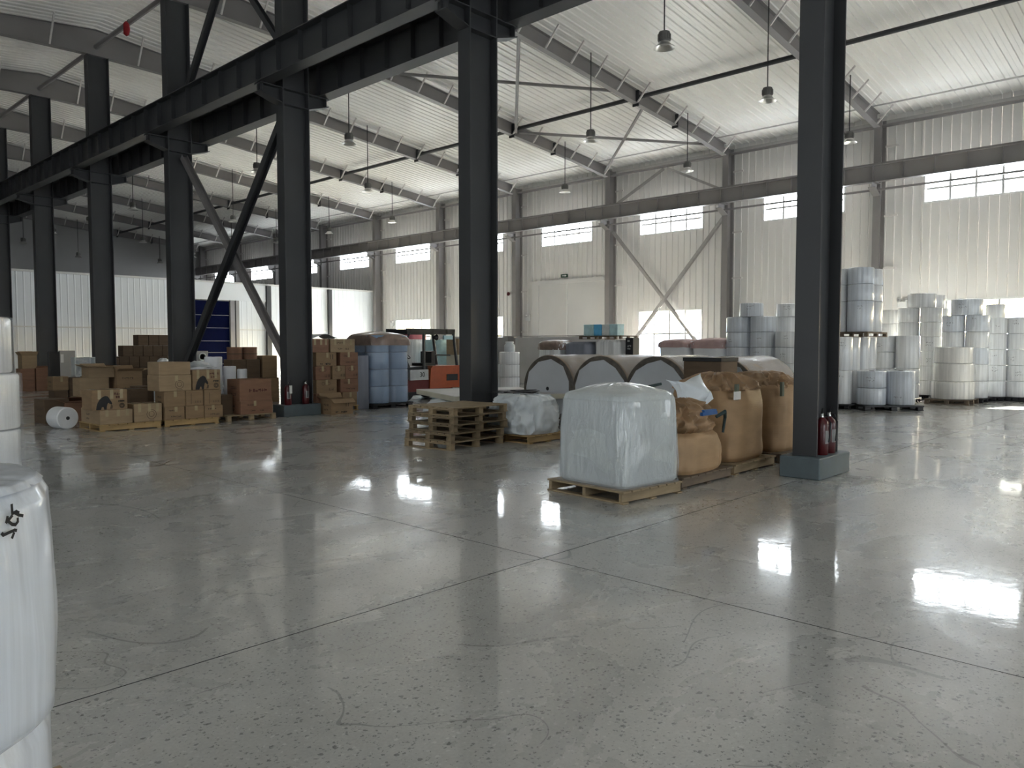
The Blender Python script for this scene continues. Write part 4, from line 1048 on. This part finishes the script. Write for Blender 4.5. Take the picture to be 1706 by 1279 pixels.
part('seat', MB().prism([(1.28, 1.0), (1.28, 1.08), (1.62, 1.08), (1.62, 1.42), (1.76, 1.44), (1.78, 1.0)], 1, .3, .8), 'black', t)
part('dashboard', MB().prism([(.3, .62), (.35, 1.15), (.55, 1.22), (.7, .95), (.6, .62)], 1, .15, .95), 'black', t)
part('steering_wheel', MB().add(*[(lambda n=20, m=6: ([((.16 + .014 * math.cos(2 * PI * j / m)) * math.cos(2 * PI * i / n), (.16 + .014 * math.cos(2 * PI * j / m)) * math.sin(2 * PI * i / n), .014 * math.sin(2 * PI * j / m)) for i in range(n) for j in range(m)], [(i * m + j, ((i + 1) % n) * m + j, ((i + 1) % n) * m + (j + 1) % m, i * m + (j + 1) % m) for i in range(n) for j in range(m)]))()[k] for k in (0, 1)]).bar((-.15, 0, 0), (.15, 0, 0), .02, .02), 'black', t, (.78, .5, 1.30), (0, .55, 0))
part('steering_shaft', MB().tube([(.78, .5, 1.28), (.6, .5, 1.05)], .03), 'black', t)
for yy in (.08, 1.02):
    part('front_post', MB().tube([(.28, yy, .6), (.32, yy, 1.4), (.62, yy, 1.98)], .035), 'black', t)
    part('rear_post', MB().tube([(1.14, yy, .9), (1.14, yy, 1.96)], .045), 'steel', t)
    part('back_post', MB().tube([(2.45, yy, 1.0), (2.3, yy, 1.98)], .045), 'black', t)
gr = MB()
for xx in (.62, .9, 1.18, 1.46, 1.74, 2.02, 2.3): gr.box(xx - .03, xx + .03, .06, 1.04, 1.95, 2.05)
for yy in (.06, .98): gr.box(.5, 2.36, yy, yy + .06, 1.93, 2.09)
part('overhead_guard', gr, 'black', t)
part('work_lamp', MB().lathe([(.05, 0), (.09, .08), (.09, .1)], 16, 0, (1.6, .15, 1.84)), 'black', t, smooth=40)
part('rear_lamp', MB().box(1.9, 2.25, .04, .1, 1.78, 1.9), 'palecyan', t)
for xx, rr in ((.45, .33), (2.0, .27)):
    for yy in (.06, .88):
        wl_ = part('wheel', MB().lathe([(rr * .6, 0), (rr, .02), (rr, .16), (rr * .6, .18)], 28, 1, (xx, yy, rr)), 'dark', t, smooth=40)
        part('rim', MB().lathe([(rr * .55, -.004), (rr * .58, .0), (rr * .58, .18), (rr * .55, .184)], 24, 1, (xx, yy, rr)), 'plate', wl_, smooth=40)
part('mast', MB().box(-.22, -.1, .2, .3, .1, 1.9).box(-.22, -.1, .8, .9, .1, 1.9).box(-.22, -.1, .3, .8, 1.7, 1.85).box(-.22, -.1, .3, .8, .3, .4), 'black', t)
part('drag_bar', MB().tube([(1.78, .55, 1.32), (2.6, .55, 1.30)], .02), 'black', t)
# pale goods behind the forklift
gw = 'wrapped goods behind the forklift'
def wrapped(x, y, w, d_, z0, h, label, body='roll', cap=None, group=gw, n=4.0, capd=.3):
    t = thing('wrapped_goods', label, 'wrapped pallet load', (x, y, z0), 0, group)
    part('load', loft(interp([(0, w / 2, d_ / 2, n), (h * .5, w / 2 * 1.01, d_ / 2 * 1.01, n), (h * .94, w / 2, d_ / 2, n), (h, w / 2 * .9, d_ / 2 * .9, n)], 4), 40, x, .03, 2.5, 2), body, t, smooth=60)
    if cap: part('cover', loft(interp([(h - capd, w / 2 * 1.05, d_ / 2 * 1.05, n), (h - .05, w / 2 * 1.05, d_ / 2 * 1.05, n), (h + .03, w / 2 * .9, d_ / 2 * .9, n - .5), (h + .08, w / 2 * .3, d_ / 2 * .3, 2)], 3), 48, x + 3, .07, 3, 3), cap, t, smooth=60)
    return t
pallet(20.0, 21.2, 24.4, 25.6, 0, 'pallet under the white rolls seen through the forklift cab', 'wood3', 'block')
wrapped(20.6, 25.0, 1.1, 1.1, .13, 1.72, 'white wrapped load seen through the forklift cab, left', 'roll')
t = wrapped(20.6, 25.0, .9, .9, 1.85, .42, 'pink sacks on the white load behind the forklift', 'pink')
pallet(20.0, 21.2, 22.8, 24.0, 0, 'pallet under the pale teal load behind the forklift', 'wood3', 'block')
wrapped(20.6, 23.4, 1.1, 1.1, .13, 1.7, 'pale teal wrapped load behind the forklift seat', 'palecyan')
carton(20.1, 20.8, 21.7, 22.4, 0, .62, 'beige carton low behind the forklift', 'card2', group=gw, tape=None)
carton(20.1, 20.8, 21.7, 22.4, .622, 1.24, 'beige carton midway behind the forklift', 'slab', group=gw, tape=None)
carton(20.1, 20.8, 21.7, 22.4, 1.242, 1.86, 'beige carton topmost behind the forklift', 'card2', group=gw, tape=None)

# ------------------------------------------------------------------ stack of empty pallets, white bag, foam panel
gp = 'stack of five empty pallets'
pl_l = ['lowest', 'second from floor', 'middle', 'second from top', 'topmost']
for j in range(5):
    off = (-.07, -.05, .03, .0, .02)[j]; rz = (.02, .0, -.02, .015, -.01)[j] + .06
    pallet(7.92 + off, 9.17 + off, 8.74, 9.78, j * .13, f'worn empty pallet, {pl_l[j]} of the five stacked', 'wood' if j in (0, 4) else 'woodold', 'block', gp, .13, 'x', rz)
pallet(9.3, 10.3, 8.36, 9.5, 0, 'yellow-edged pallet under the half-empty white bag', 'wood2', 'board', 'pallets under stock', .13, 'y')
t = thing('bulk_bag', 'half-empty crumpled white bulk bag with black straps on top', 'bulk bag', (9.80, 8.93, .13))
part('bag_body', loft(interp([(0, .48, .5, 3.2), (.06, .52, .53, 3), (.25, .53, .53, 2.8), (.42, .50, .51, 2.6), (.55, .46, .48, 2.4), (.62, .36, .4, 2.2), (.64, .12, .12, 2)], 7), 96, 11, .05, 2.4, 4, .07), 'liner', t, smooth=60)
for i in range(9): part('strap', MB().bar((-.42 + .03 * i, .42 - .04 * i, .66 + .016 * (i % 4)), (.50 - .04 * i, .22 - .05 * i, .64 + .014 * ((i * 3) % 5)), .06, .01), 'dark', t)
t = thing('foam_panel', 'thick cream insulation panel lying on bundles behind the empty pallets', 'panel', (9.95, 10.85, .53), -.42)
bp('panel_core', t, 'slab', 0, 2.4, 0, 2.7, .0, .1, .006); bp('facing', t, 'panelw', 0, 2.4, 0, 2.7, .1, .106, 0)
for i, (x, y, l) in enumerate(((10.5, 11.6, 'left'), (11.35, 11.9, 'right'))):
    q = thing('white_bundle', f'white plastic bundle under the cream panel, {l}', 'bundle', (x, y, 0), 0, 'white bundles under the cream panel')
    part('bundle_body', loft(interp([(0, .4, .42, 3), (.15, .46, .46, 3), (.4, .44, .46, 2.6), (.5, .3, .34, 2.2), (.525, .1, .1, 2)], 4), 44, 20 + i, .07, 3, 4), 'liner', q, smooth=60)

# ------------------------------------------------------------------ big reels lying on their sides
gr_ = 'big kraft-wrapped reels lying in a row'
rl_n = ['first reel, beside the crumpled white bag', 'second reel, left behind the white wrapped bag', 'third reel, behind the white bag shoulder', 'fourth reel, shiny, behind the tan bags']
rnd = random.Random(3)
for i, (yc, L) in enumerate(((10.45, 1.7), (9.12, 1.7), (7.84, 1.7), (6.55, 1.7))):
    R_ = .69; t = thing('paper_reel', 'large kraft-wrapped reel with pale end disc, ' + rl_n[i], 'reel', (12.2, yc, R_ + .02), 0, gr_)
    mb = MB(); n = 48; prof = [(R_ - .02, 0), (R_, .02), (R_ + .004, .3), (R_ - .004, .8), (R_ + .003, 1.3), (R_, L - .02), (R_ - .02, L)]
    mb.lathe(prof, n, 0); part('kraft_body', mb, 'kraft', t, smooth=40)
    part('folded_rim', MB().lathe([(R_ * .99, .0), (R_ * .96, -.012), (R_ * .70, -.014), (R_ * .69, 0)], n, 0), 'kraftdark', t, smooth=40)
    m_ = 11 + i; poly = []
    for q in range(m_): a = 2 * PI * (q + .3 * i) / m_; rr = R_ * rnd.uniform(.84, .93); poly.append((rr * math.cos(a), rr * math.sin(a)))
    part('end_disc', MB().prism(poly, 0, -.026, -.012), 'enddisc', t)
    part('core_plug', MB().lathe([(.035, -.034), (.04, -.026)], 14, 0), 'core', t)
    part('film_wrap', loft(interp([(.05, R_ + .012, R_ + .012, 2), (L - .05, R_ + .012, R_ + .012, 2)], 14), 56, i * 3, .022, 5, 3), 'reelfilm', t, (0, 0, 0), (0, PI / 2, 0), smooth=60)
    for s in (-1, 1): part('chock', MB().prism([(s * .30, -R_ - .02), (s * .52, -R_ - .02), (s * .52, -R_ + .16)], 0, .2, 1.4), 'dark', t)
carton(11.25, 11.83, 6.1, 6.7, 0, .5, 'lower dark carton on the floor behind the tan bags', 'card3', tape=None, group='dark cartons on the reels')
t = thing('carton', 'dark brown carton set before the fourth reel above the tan bags', 'carton', (11.55, 6.42, .502), 0, 'dark cartons on the reels')
bp('body', t, 'card3', -.28, .28, -.38, .30, 0, .84, .01); bp('lid', t, 'dark', -.29, .29, -.39, .31, .84, .90, .004)
t['label'] = 'dark brown carton standing before the fourth reel above the tan bags'

# ------------------------------------------------------------------ white wrapped bulk bag in front
pallet(-.5, .5, -.55, .55, 0, 'pale wooden pallet under the white film-wrapped bag', 'wood', 'board', 'pallets under stock', .13, 'y', 0)
o = bpy.data.objects[[q.name for q in bpy.data.objects if q.get('label', '').endswith('film-wrapped bag')][-1]]
o.location = (6.93, 4.98, 0); o.rotation_euler = (0, 0, -.09)
t = thing('bulk_bag', 'white film-wrapped bulk bag on the pale pallet, nearest of the bags', 'bulk bag', (6.97, 4.96, .132), -.09)
sec = interp([(0, .45, .46, 9), (.03, .475, .485, 9), (.2, .485, .495, 8), (.55, .478, .488, 7.5), (.88, .462, .472, 7), (.945, .450, .46, 6), (.972, .425, .435, 4.6), (.985, .40, .41, 3.4), (1.015, .33, .34, 2.6), (1.042, .24, .25, 2.2), (1.060, .13, .13, 2), (1.066, .02, .02, 2)], 5)
part('bag_body', loft(sec, 112, 1, .022, 2.6, 1.4), 'bigbag', t, smooth=60)
part('film_skirt', loft(interp([(-.002, .50, .51, 9), (.03, .487, .497, 9), (.2, .494, .504, 8), (.55, .487, .497, 7.5), (.9, .47, .48, 7)], 6), 112, 5, .014, 7, 3), 'wrapthin', t, smooth=60)

# ------------------------------------------------------------------ tan bulk bags
pallet(7.52, 8.68, 4.47, 5.5, 0, 'dark slatted pallet under the slumped tan bag', 'wood3', 'board', 'pallets under stock', .13, 'y')
t = thing('bulk_bag', 'slumped tan bulk bag with open crumpled mouth beside the white bag', 'bulk bag', (8.05, 4.98, .132))
part('bag_body', loft(interp([(0, .46, .47, 4), (.05, .49, .49, 4), (.3, .50, .49, 3.6), (.42, .48, .48, 3.2), (.47, .44, .44, 3)], 5), 72, 31, .05, 2.2, 2), 'tan', t, smooth=60)
part('bag_mouth', loft(interp([(.46, .43, .43, 3), (.52, .47, .46, 2.8), (.6, .42, .44, 2.6), (.7, .40, .40, 2.6), (.78, .30, .33, 2.4), (.84, .12, .12, 2)], 7), 96, 33, .10, 2.6, 6, .10), 'tandark', t, smooth=50)
part('lifting_strap', MB().tube([(.32, -.44, .62), (.42, -.50, .68), (.50, -.46, .60), (.49, -.44, .42)], [.02, .025, .02, .016], 8), 'strapdark', t, smooth=40)
part('lifting_strap', MB().box(-.08, .26, -.49, -.44, .66, .70).box(-.06, .22, -.50, -.45, .70, .725), 'strapblue', t, label='blue lifting strap')
part('lifting_strap', MB().tube([(-.48, .30, .62), (-.46, .26, .86), (-.36, .1, .98), (-.22, -.02, 1.02)], [.014, .02, .02, .016], 8), 'strapdark', t, smooth=40)
t = thing('plastic_liner', 'white plastic liner pulled up out of the slumped tan bag', 'liner', (8.2, 4.95, .94))
part('sheet', crumple(30, 26, lambda u, v: (-.22 + .56 * u + .06 * v, -.2 + .26 * v - .1 * u, -.02 + .30 * v + .08 * u * v - .06 * math.sin(PI * u)), .13, 4.5, 6, .006), 'liner', t, smooth=60)
pallet(8.8, 9.95, 4.5, 5.6, 0, 'wooden pallet under the full tan bag', 'wood', 'board', 'pallets under stock', .13, 'y')
def tanbag(x, y, label, seed, h=1.04, w=.52):
    t = thing('bulk_bag', label, 'bulk bag', (x, y, .132), 0)
    part('bag_body', loft(interp([(0, w * .9, .47, 4), (.05, w * .97, .51, 4), (.4, w, .53, 3.4), (h * .72, w * .98, .52, 3.2), (h * .86, w * .93, .49, 3), (h * .90, w * .84, .45, 2.8)], 5), 72, seed, .03, 2.0, 2), 'tan', t, smooth=60)
    part('bag_top', loft(interp([(h * .86, w * .93, .48, 3), (h * .93, w * .84, .45, 2.6), (h, w * .62, .36, 2.4), (h * 1.05, w * .42, .26, 2.2), (h * 1.07, w * .1, .08, 2)], 7), 96, seed + 7, .06, 2.6, 5, .07), 'tandark', t, smooth=50)
    part('corner_strap', MB().box(-w * .82, -w * .70, -.515, -.48, h * .76, h * .95), 'strapgreen', t)
    return t
b1 = tanbag(9.32, 5.06, 'full tan bulk bag standing between the slumped bag and nearest column', 41)
part('tag', MB().box(-.52, -.36, -.535, -.52, .80, .90), 'paper', b1)
pallet(10.1, 11.2, 4.5, 5.6, 0, 'wooden pallet behind the nearest column under the last tan bag', 'wood3', 'board', 'pallets under stock', .13, 'y')
tanbag(10.62, 5.06, 'tan bulk bag half hidden behind the nearest column', 57, 1.02)

# ------------------------------------------------------------------ near left film roll stacks
gn = 'film-wrapped rolls at the left edge'
pallet(-.35, .85, 1.8, 3.0, 0, 'pallet under the two wrapped rolls closest to the camera', 'wood', 'block')
nx_, ny_ = .23, 2.37
t = thing('film_roll', 'wrapped white roll under the handwritten one, lower', 'roll', (nx_, ny_, .13), 0, gn)
part('film_body', loft(interp([(0, .39, .39, 2), (.03, .41, .41, 2), (.5, .412, .412, 2), (.54, .40, .40, 2)], 4), 72, 2, .012, 2, 2), 'rollnear', t, smooth=60)
t = thing('film_roll', 'wrapped white roll closest to the camera with black handwriting', 'roll', (nx_, ny_, .672), 0, gn)
part('film_body', loft(interp([(0, .40, .40, 2), (.025, .425, .425, 2), (.2, .43, .43, 2), (.45, .428, .428, 2), (.55, .42, .42, 2), (.585, .40, .40, 2), (.6, .36, .36, 2), (.605, .05, .05, 2)], 5), 96, 9, .014, 2.4, 2), 'rollnear', t, smooth=60)
part('film_top', loft(interp([(.59, .405, .405, 2), (.606, .39, .39, 2), (.612, .30, .30, 2), (.613, .05, .05, 2)], 5), 96, 14, .012, 7, 3), 'rollnear', t, smooth=60)
mb = MB(); ang = -.922; rr = .4345
plf = lambda u, v, o: ((rr + o) * math.cos(ang + u / rr), (rr + o) * math.sin(ang + u / rr), v)
hw = [[(-.002, .09), (-.001, .045), (.012, .05), (.02, .04)], [(.005, .048), (.02, .028), (.034, .018)], [(-.016, .035), (-.02, .01), (-.012, .02), (-.002, .034)], [(-.012, .008), (-.002, -.01), (.008, -.016), (.016, -.004), (.016, .012)], [(-.034, -.04), (-.03, -.05), (-.016, -.046), (.004, -.042), (.01, -.046)], [(.002, -.056), (-.004, -.076)]]
strokes(mb, [[(u * .95, v * .45 + .533) for u, v in ln] for ln in hw], .0075, plf); part('pen_mark', mb, 'ink', t)
pallet(1.58, 2.48, 9.3, 10.2, 0, 'pallet under the three wrapped rolls standing behind the nearest pair', 'wood', 'block')
for j in range(3):
    roll(2.03, 9.75, .13 + j * .592, .44 + (.0 if j < 2 else -.06), .588, f'clear-wrapped roll of the tall stack at the left edge, {("lowest", "middle", "topmost")[j]}', gn, 'roll')
wrp = loft(interp([(0, .47, .47, 2), (1.17, .465, .465, 2), (1.19, .405, .405, 2), (1.77, .40, .40, 2)], 6), 64, 6, .02, 5, 1.5)
t = thing('stretch_film', 'glossy stretch film round the tall roll stack at the left edge', 'film', (2.03, 9.75, .135)); part('film', wrp, 'wrapthin', t, smooth=60)

# ------------------------------------------------------------------ film roll stacks on the right
G1 = 'rolls of the double-decked stack'
plastic_pallet(20.25, 7.62, 1.15, 1.15, 'black pallet under the near half of the double-decked rolls'); plastic_pallet(21.5, 7.62, 1.15, 1.15, 'black pallet under the far half of the double-decked rolls')
for i, (x, l) in enumerate(((19.98, 'nearest file'), (20.5, 'second file'), (21.2, 'third file'), (21.72, 'last file'))):
    for j in range(2):
        roll(x, 7.36, .125 + .842 * j, .245, .84, f'tall narrow roll below the upper deck, {("bottom", "upper")[j]} of the {l}', G1, 'roll', (PI + .25, .8 - .1 * i, .045) if i in (0, 1) else None)
        roll(x, 7.90, .125 + .842 * j, .245, .84, f'tall narrow roll behind the column under the upper deck, {("bottom", "upper")[j]}, {l}', G1, 'roll')
pallet(20.1, 21.6, 6.8, 8.1, 1.81, 'dark wooden pallet carrying the upper deck of rolls', 'wood3', 'block', 'pallets under stock', .125, 'y')
for i, (x, y, l) in enumerate(((20.5, 7.12, 'front'), (21.15, 7.12, 'right behind front'), (20.5, 7.76, 'left, at the column'), (21.15, 7.76, 'rear left'))):
    z = 1.937
    for j, h in enumerate((.78, .42, .42)):
        roll(x, y, z, .31, h - .002, f'wide roll on the upper deck, {("lowest", "middle", "topmost")[j]} of the {l} pile', G1, 'rollblue' if i == 0 else 'roll', (PI + .3, .8, .04) if j == 0 and i == 0 else None); z += h
G2 = 'rolls on the low pallet before the double-decked stack'
plastic_pallet(20.45, 6.44, 1.45, .9, 'black plastic pallet under the low pair of wide rolls', -.81)
roll(20.2, 6.71, .125, .34, .418, 'bluish wide roll on the low pallet, lower one of the left pair', G2, 'rollblue'); roll(20.2, 6.71, .545, .335, .418, 'bluish wide roll on the low pallet, upper one of the left pair', G2, 'rollblue', (PI + .2, .55, .045))
roll(20.66, 6.17, .125, .335, .84, 'single tall bluish roll on the low pallet, right end', G2, 'rollblue', (PI + .05, .2, .045))
def pile(x, y, r, hs, desc, grp, mat='roll', z=.125, marks=()):
    names_ = ['bottom'] + [f'{ORD[q]} from floor' for q in range(1, 9)]
    n = len(hs)
    for j, h in enumerate(hs):
        nm = 'topmost' if j == n - 1 and n > 1 else names_[j]
        m_ = mat[j] if isinstance(mat, (list, tuple)) else mat
        roll(x, y, z, r if not isinstance(r, (list, tuple)) else r[j], h - .002, f'film roll, {nm}, {desc}', grp, m_, (PI - .1 + random.uniform(-.2, .5), random.uniform(.4, .8), .05) if j in marks else None); z += h
GA = 'rolls piled behind the low pallet'
for x, y, l in ((23.5, 6.85, 'single wide pile right behind the low pallet'), (23.5, 7.48, 'pile behind the low pallet nearer the column')):
    plastic_pallet(x, y, .62, .62, f'black pallet under the {l}')
pile(23.5, 6.85, .31, [.41, .41, .92], 'single wide pile right behind the low pallet', GA)
pile(23.5, 7.48, .31, [.41, .41, .46, .46], 'pile behind the low pallet nearer the column', GA, marks=(3,))
GB = 'tall roll piles by the wall column'
for (x, y, hs, l, r) in ((25.3, 6.75, [.43] * 6, 'six-high pile by the emergency light, right', .29), (25.3, 7.36, [.43] * 6, 'six-high pile by the emergency light, left', .29), (25.95, 6.75, [.43] * 6, 'rear pile by the emergency light', .29), (26.2, 8.15, [.43] * 6, 'far pile beside the wall column', .31), (26.2, 8.8, [.43] * 5, 'lower far pile beside the wall column', .31)):
    plastic_pallet(x, y, .62, .6, f'black pallet under the {l}')
    pile(x, y, r, hs, l, GB, marks=(2, 3) if 'right' in l or 'left' in l else ())
roll(25.3, 7.02, .125 + 6 * .43, .38, .42, 'wide roll lying across the top of the two six-high piles', GB, 'roll')
roll(26.1, 6.9, .125 + 6 * .43, .3, .40, 'roll on top of the rear pile by the emergency light', GB, 'roll')
GC = 'rolls of the big piles at the right'
pallet(23.3, 24.4, 5.25, 6.35, 0, 'wooden pallet under the cream film-wrapped load', 'wood3', 'block')
for j, h in enumerate((.48, .49, .44)):
    roll(23.85, 5.78, .13 + (0, .482, .974)[j], (.53, .49, .46)[j], h, f'cream film-wrapped wide roll in front of the big piles, {("lowest", "middle", "topmost")[j]}', GC, 'rollwarm')
t = thing('stretch_film', 'loose stretch film round the cream wide rolls', 'film', (23.85, 5.78, .135)); part('film', loft(interp([(0, .56, .56, 2), (.5, .55, .55, 2), (1.0, .51, .51, 2), (1.42, .49, .49, 2)], 6), 64, 16, .035, 4, 2), 'wrapthin', t, smooth=60)
plastic_pallet(25.0, 5.75, 1.25, 1.2, 'black pallet under the big pile right behind the cream load')
for y, l in ((5.44, 'right file of the big pile behind the cream load'), (6.04, 'left file of the big pile behind the cream load')):
    pile(24.85, y, .295, [.47, .47, .46, .45, .46], l, GC, ['roll', 'roll', 'rollblue', 'roll', 'rollblue'], marks=(1, 4) if 'right' in l else (4,))
roll(24.85, 5.72, .125 + 2.31, .40, .45, 'grey-blue wide roll crowning the big pile behind the cream load', GC, 'rollblue', (PI - .1, .6, .05))
for y, l, n in ((5.15, 'pile right of the grey-blue crowned one', 5), (4.652, 'pile at the right edge of the view', 5)):
    plastic_pallet(25.9 if y < 5 else 25.75, y - .02, .54, .5, f'dark pallet under the {l}')
    pile(25.9 if y < 5 else 25.75, y, .26, [.45] * n, l, GC, 'roll', marks=(1, 2, 4))
roll(26.5, 5.35, .0 + .125 + 5 * .45 - .0, .25, .42, 'roll peeping over between the two crowned piles', GC, 'roll')
plastic_pallet(26.5, 5.35, .5, .5, 'dark pallet under the rear pile between the crowned ones'); pile(26.5, 5.35, .25, [.45] * 5, 'rear pile between the crowned ones', GC)
GD = 'roll pile left of the nearest column'
for i, (x, y, n, l) in enumerate(((22.7, 10.75, 5, 'front right file left of the nearest column'), (22.7, 11.55, 5, 'front left file left of the nearest column'), (23.5, 10.3, 5, 'rear right file left of the nearest column'), (22.7, 9.95, 4, 'file half behind the nearest column'))):
    plastic_pallet(x, y, .8, .78, f'black pallet under the {l}')
    pile(x, y, .39, [.47] * n, l, GD, 'rollblue' if i < 2 else 'roll', marks=(2, 3))
roll(22.7, 11.15, .125 + 5 * .47, .36, .42, 'bluish roll crowning the pile left of the nearest column', GD, 'rollblue', (PI + .3, .7, .05))
roll(23.4, 10.3, .125 + 5 * .47, .34, .40, 'second roll crowning the pile, close against the nearest column', GD, 'roll', (PI + .3, .7, .05))

# ------------------------------------------------------------------ loads between the reels and the window wall
gm = 'wrapped loads behind the reels'
for x0, y0, l in ((22.2, 15.8, 'right'), (22.2, 17.1, 'middle'), (22.2, 18.5, 'left'), (22.2, 13.1, 'under the brown-hooded load, left'), (22.2, 11.9, 'under the brown-hooded load, right')):
    pallet(x0, x0 + 1.15, y0, y0 + 1.15, 0, f'pallet behind the reels, {l}', 'wood3', 'block')
wrapped(22.78, 17.72, 1.12, 1.3, .13, 1.60, 'blue-grey wrapped load behind the first two reels', 'purplewrap', None, gm)
wrapped(22.78, 16.38, 1.12, 1.15, .13, 1.66, 'white wrapped load under the pallet of crates', 'roll', None, gm)
wrapped(22.78, 19.1, 1.1, 1.1, .13, 1.6, 'wrapped load with torn brown cover behind the first reel', 'roll', 'brownplastic', gm)
wrapped(22.78, 13.7, 1.12, 1.15, .13, 1.6, 'pale wrapped load with pinkish hood before the low window', 'white', 'pinkpaper', gm, capd=.2)
wrapped(22.78, 12.45, 1.12, 1.15, .13, 1.62, 'pale wrapped load with pinkish hood right of the low window', 'white', 'pinkpaper', gm, capd=.25)
pallet(22.25, 23.3, 15.75, 17.6, 1.82, 'brown pallet carrying the four small crates', 'wood3', 'block', 'pallets under stock', .125, 'y')
for i, (y0, y1, m_, l) in enumerate(((17.06, 17.5, 'palecyan', 'pale teal'), (16.70, 17.04, 'cyan', 'bright sky-blue'), (16.37, 16.68, 'palegrey', 'pale lilac-grey'), (16.0, 16.35, 'palecyan', 'whitish teal'))):
    t = thing('small_crate', f'{l} plastic crate on the raised pallet behind the reels', 'crate', (22.6, (y0 + y1) / 2, 1.947), 0, 'small crates on the raised pallet')
    h = y1 - y0; bp('crate_body', t, m_, -.2, .2, -h / 2, h / 2, 0, .38, .01); bp('rim', t, m_, -.212, .212, -h / 2 - .008, h / 2 + .008, .38, .40, .004)
t = thing('control_box', 'black carton with white print at the right of the raised crates', 'carton', (22.6, 15.5, 0))
bp('body', t, 'black', -.2, .2, -.16, .16, 0, 1.86, .01)
pr = MB(); rnd = random.Random(5)
strokes(pr, [[(u, v) for u, v in s_] for s_ in blocks(rnd, -.1, 1.72, 2, .06) + blocks(rnd, -.08, 1.55, 3, .05) + blocks(rnd, -.08, 1.46, 3, .04)], .012, lambda u, v, o: (-.2 - o, -u, v)); part('print', pr, 'paper', t)
# grey cabin panels
t = thing('cabin_screen', 'low grey screen wall with dark post behind the nearest reels', 'screen', (24.2, 0, 0))
bp('panel', t, 'panel', 0, .06, 22.96, 26.8, 0, 1.96); bp('panel', t, 'panelw', 0, .06, 18.1, 22.58, 0, 1.94); bp('post', t, 'steel_lit', -.08, .08, 22.6, 22.95, 0, 1.97); bp('top_rail', t, 'steel_lit', -.03, .09, 18.1, 26.8, 1.97, 2.0)
gk = 'clear-wrapped rolls beside the grey screen'
for y, r, n, l in ((17.9, .34, 3, 'right'), (18.5, .30, 2, 'middle'), (19.35, .42, 4, 'left behind the column')):
    x = 18.9 if n != 4 else 19.2
    plastic_pallet(x, y, .62, .62, f'black pallet under the wrapped roll pile by the grey screen, {l}')
    pile(x, y, r, [.42] * n, f'wrapped pile by the grey screen, {l}', gk, 'roll')
t = thing('plastic_jar', 'clear plastic jar on the wrapped pile by the grey screen', 'jar', (18.9, 17.9, .125 + 3 * .42))
part('jar_body', MB().lathe([(.17, 0), (.18, .02), (.18, .22), (.13, .28), (.13, .30)], 24), 'liner', t, smooth=40); part('lid', MB().lathe([(.14, .30), (.14, .34), (.13, .345)], 24), 'white', t, smooth=40)
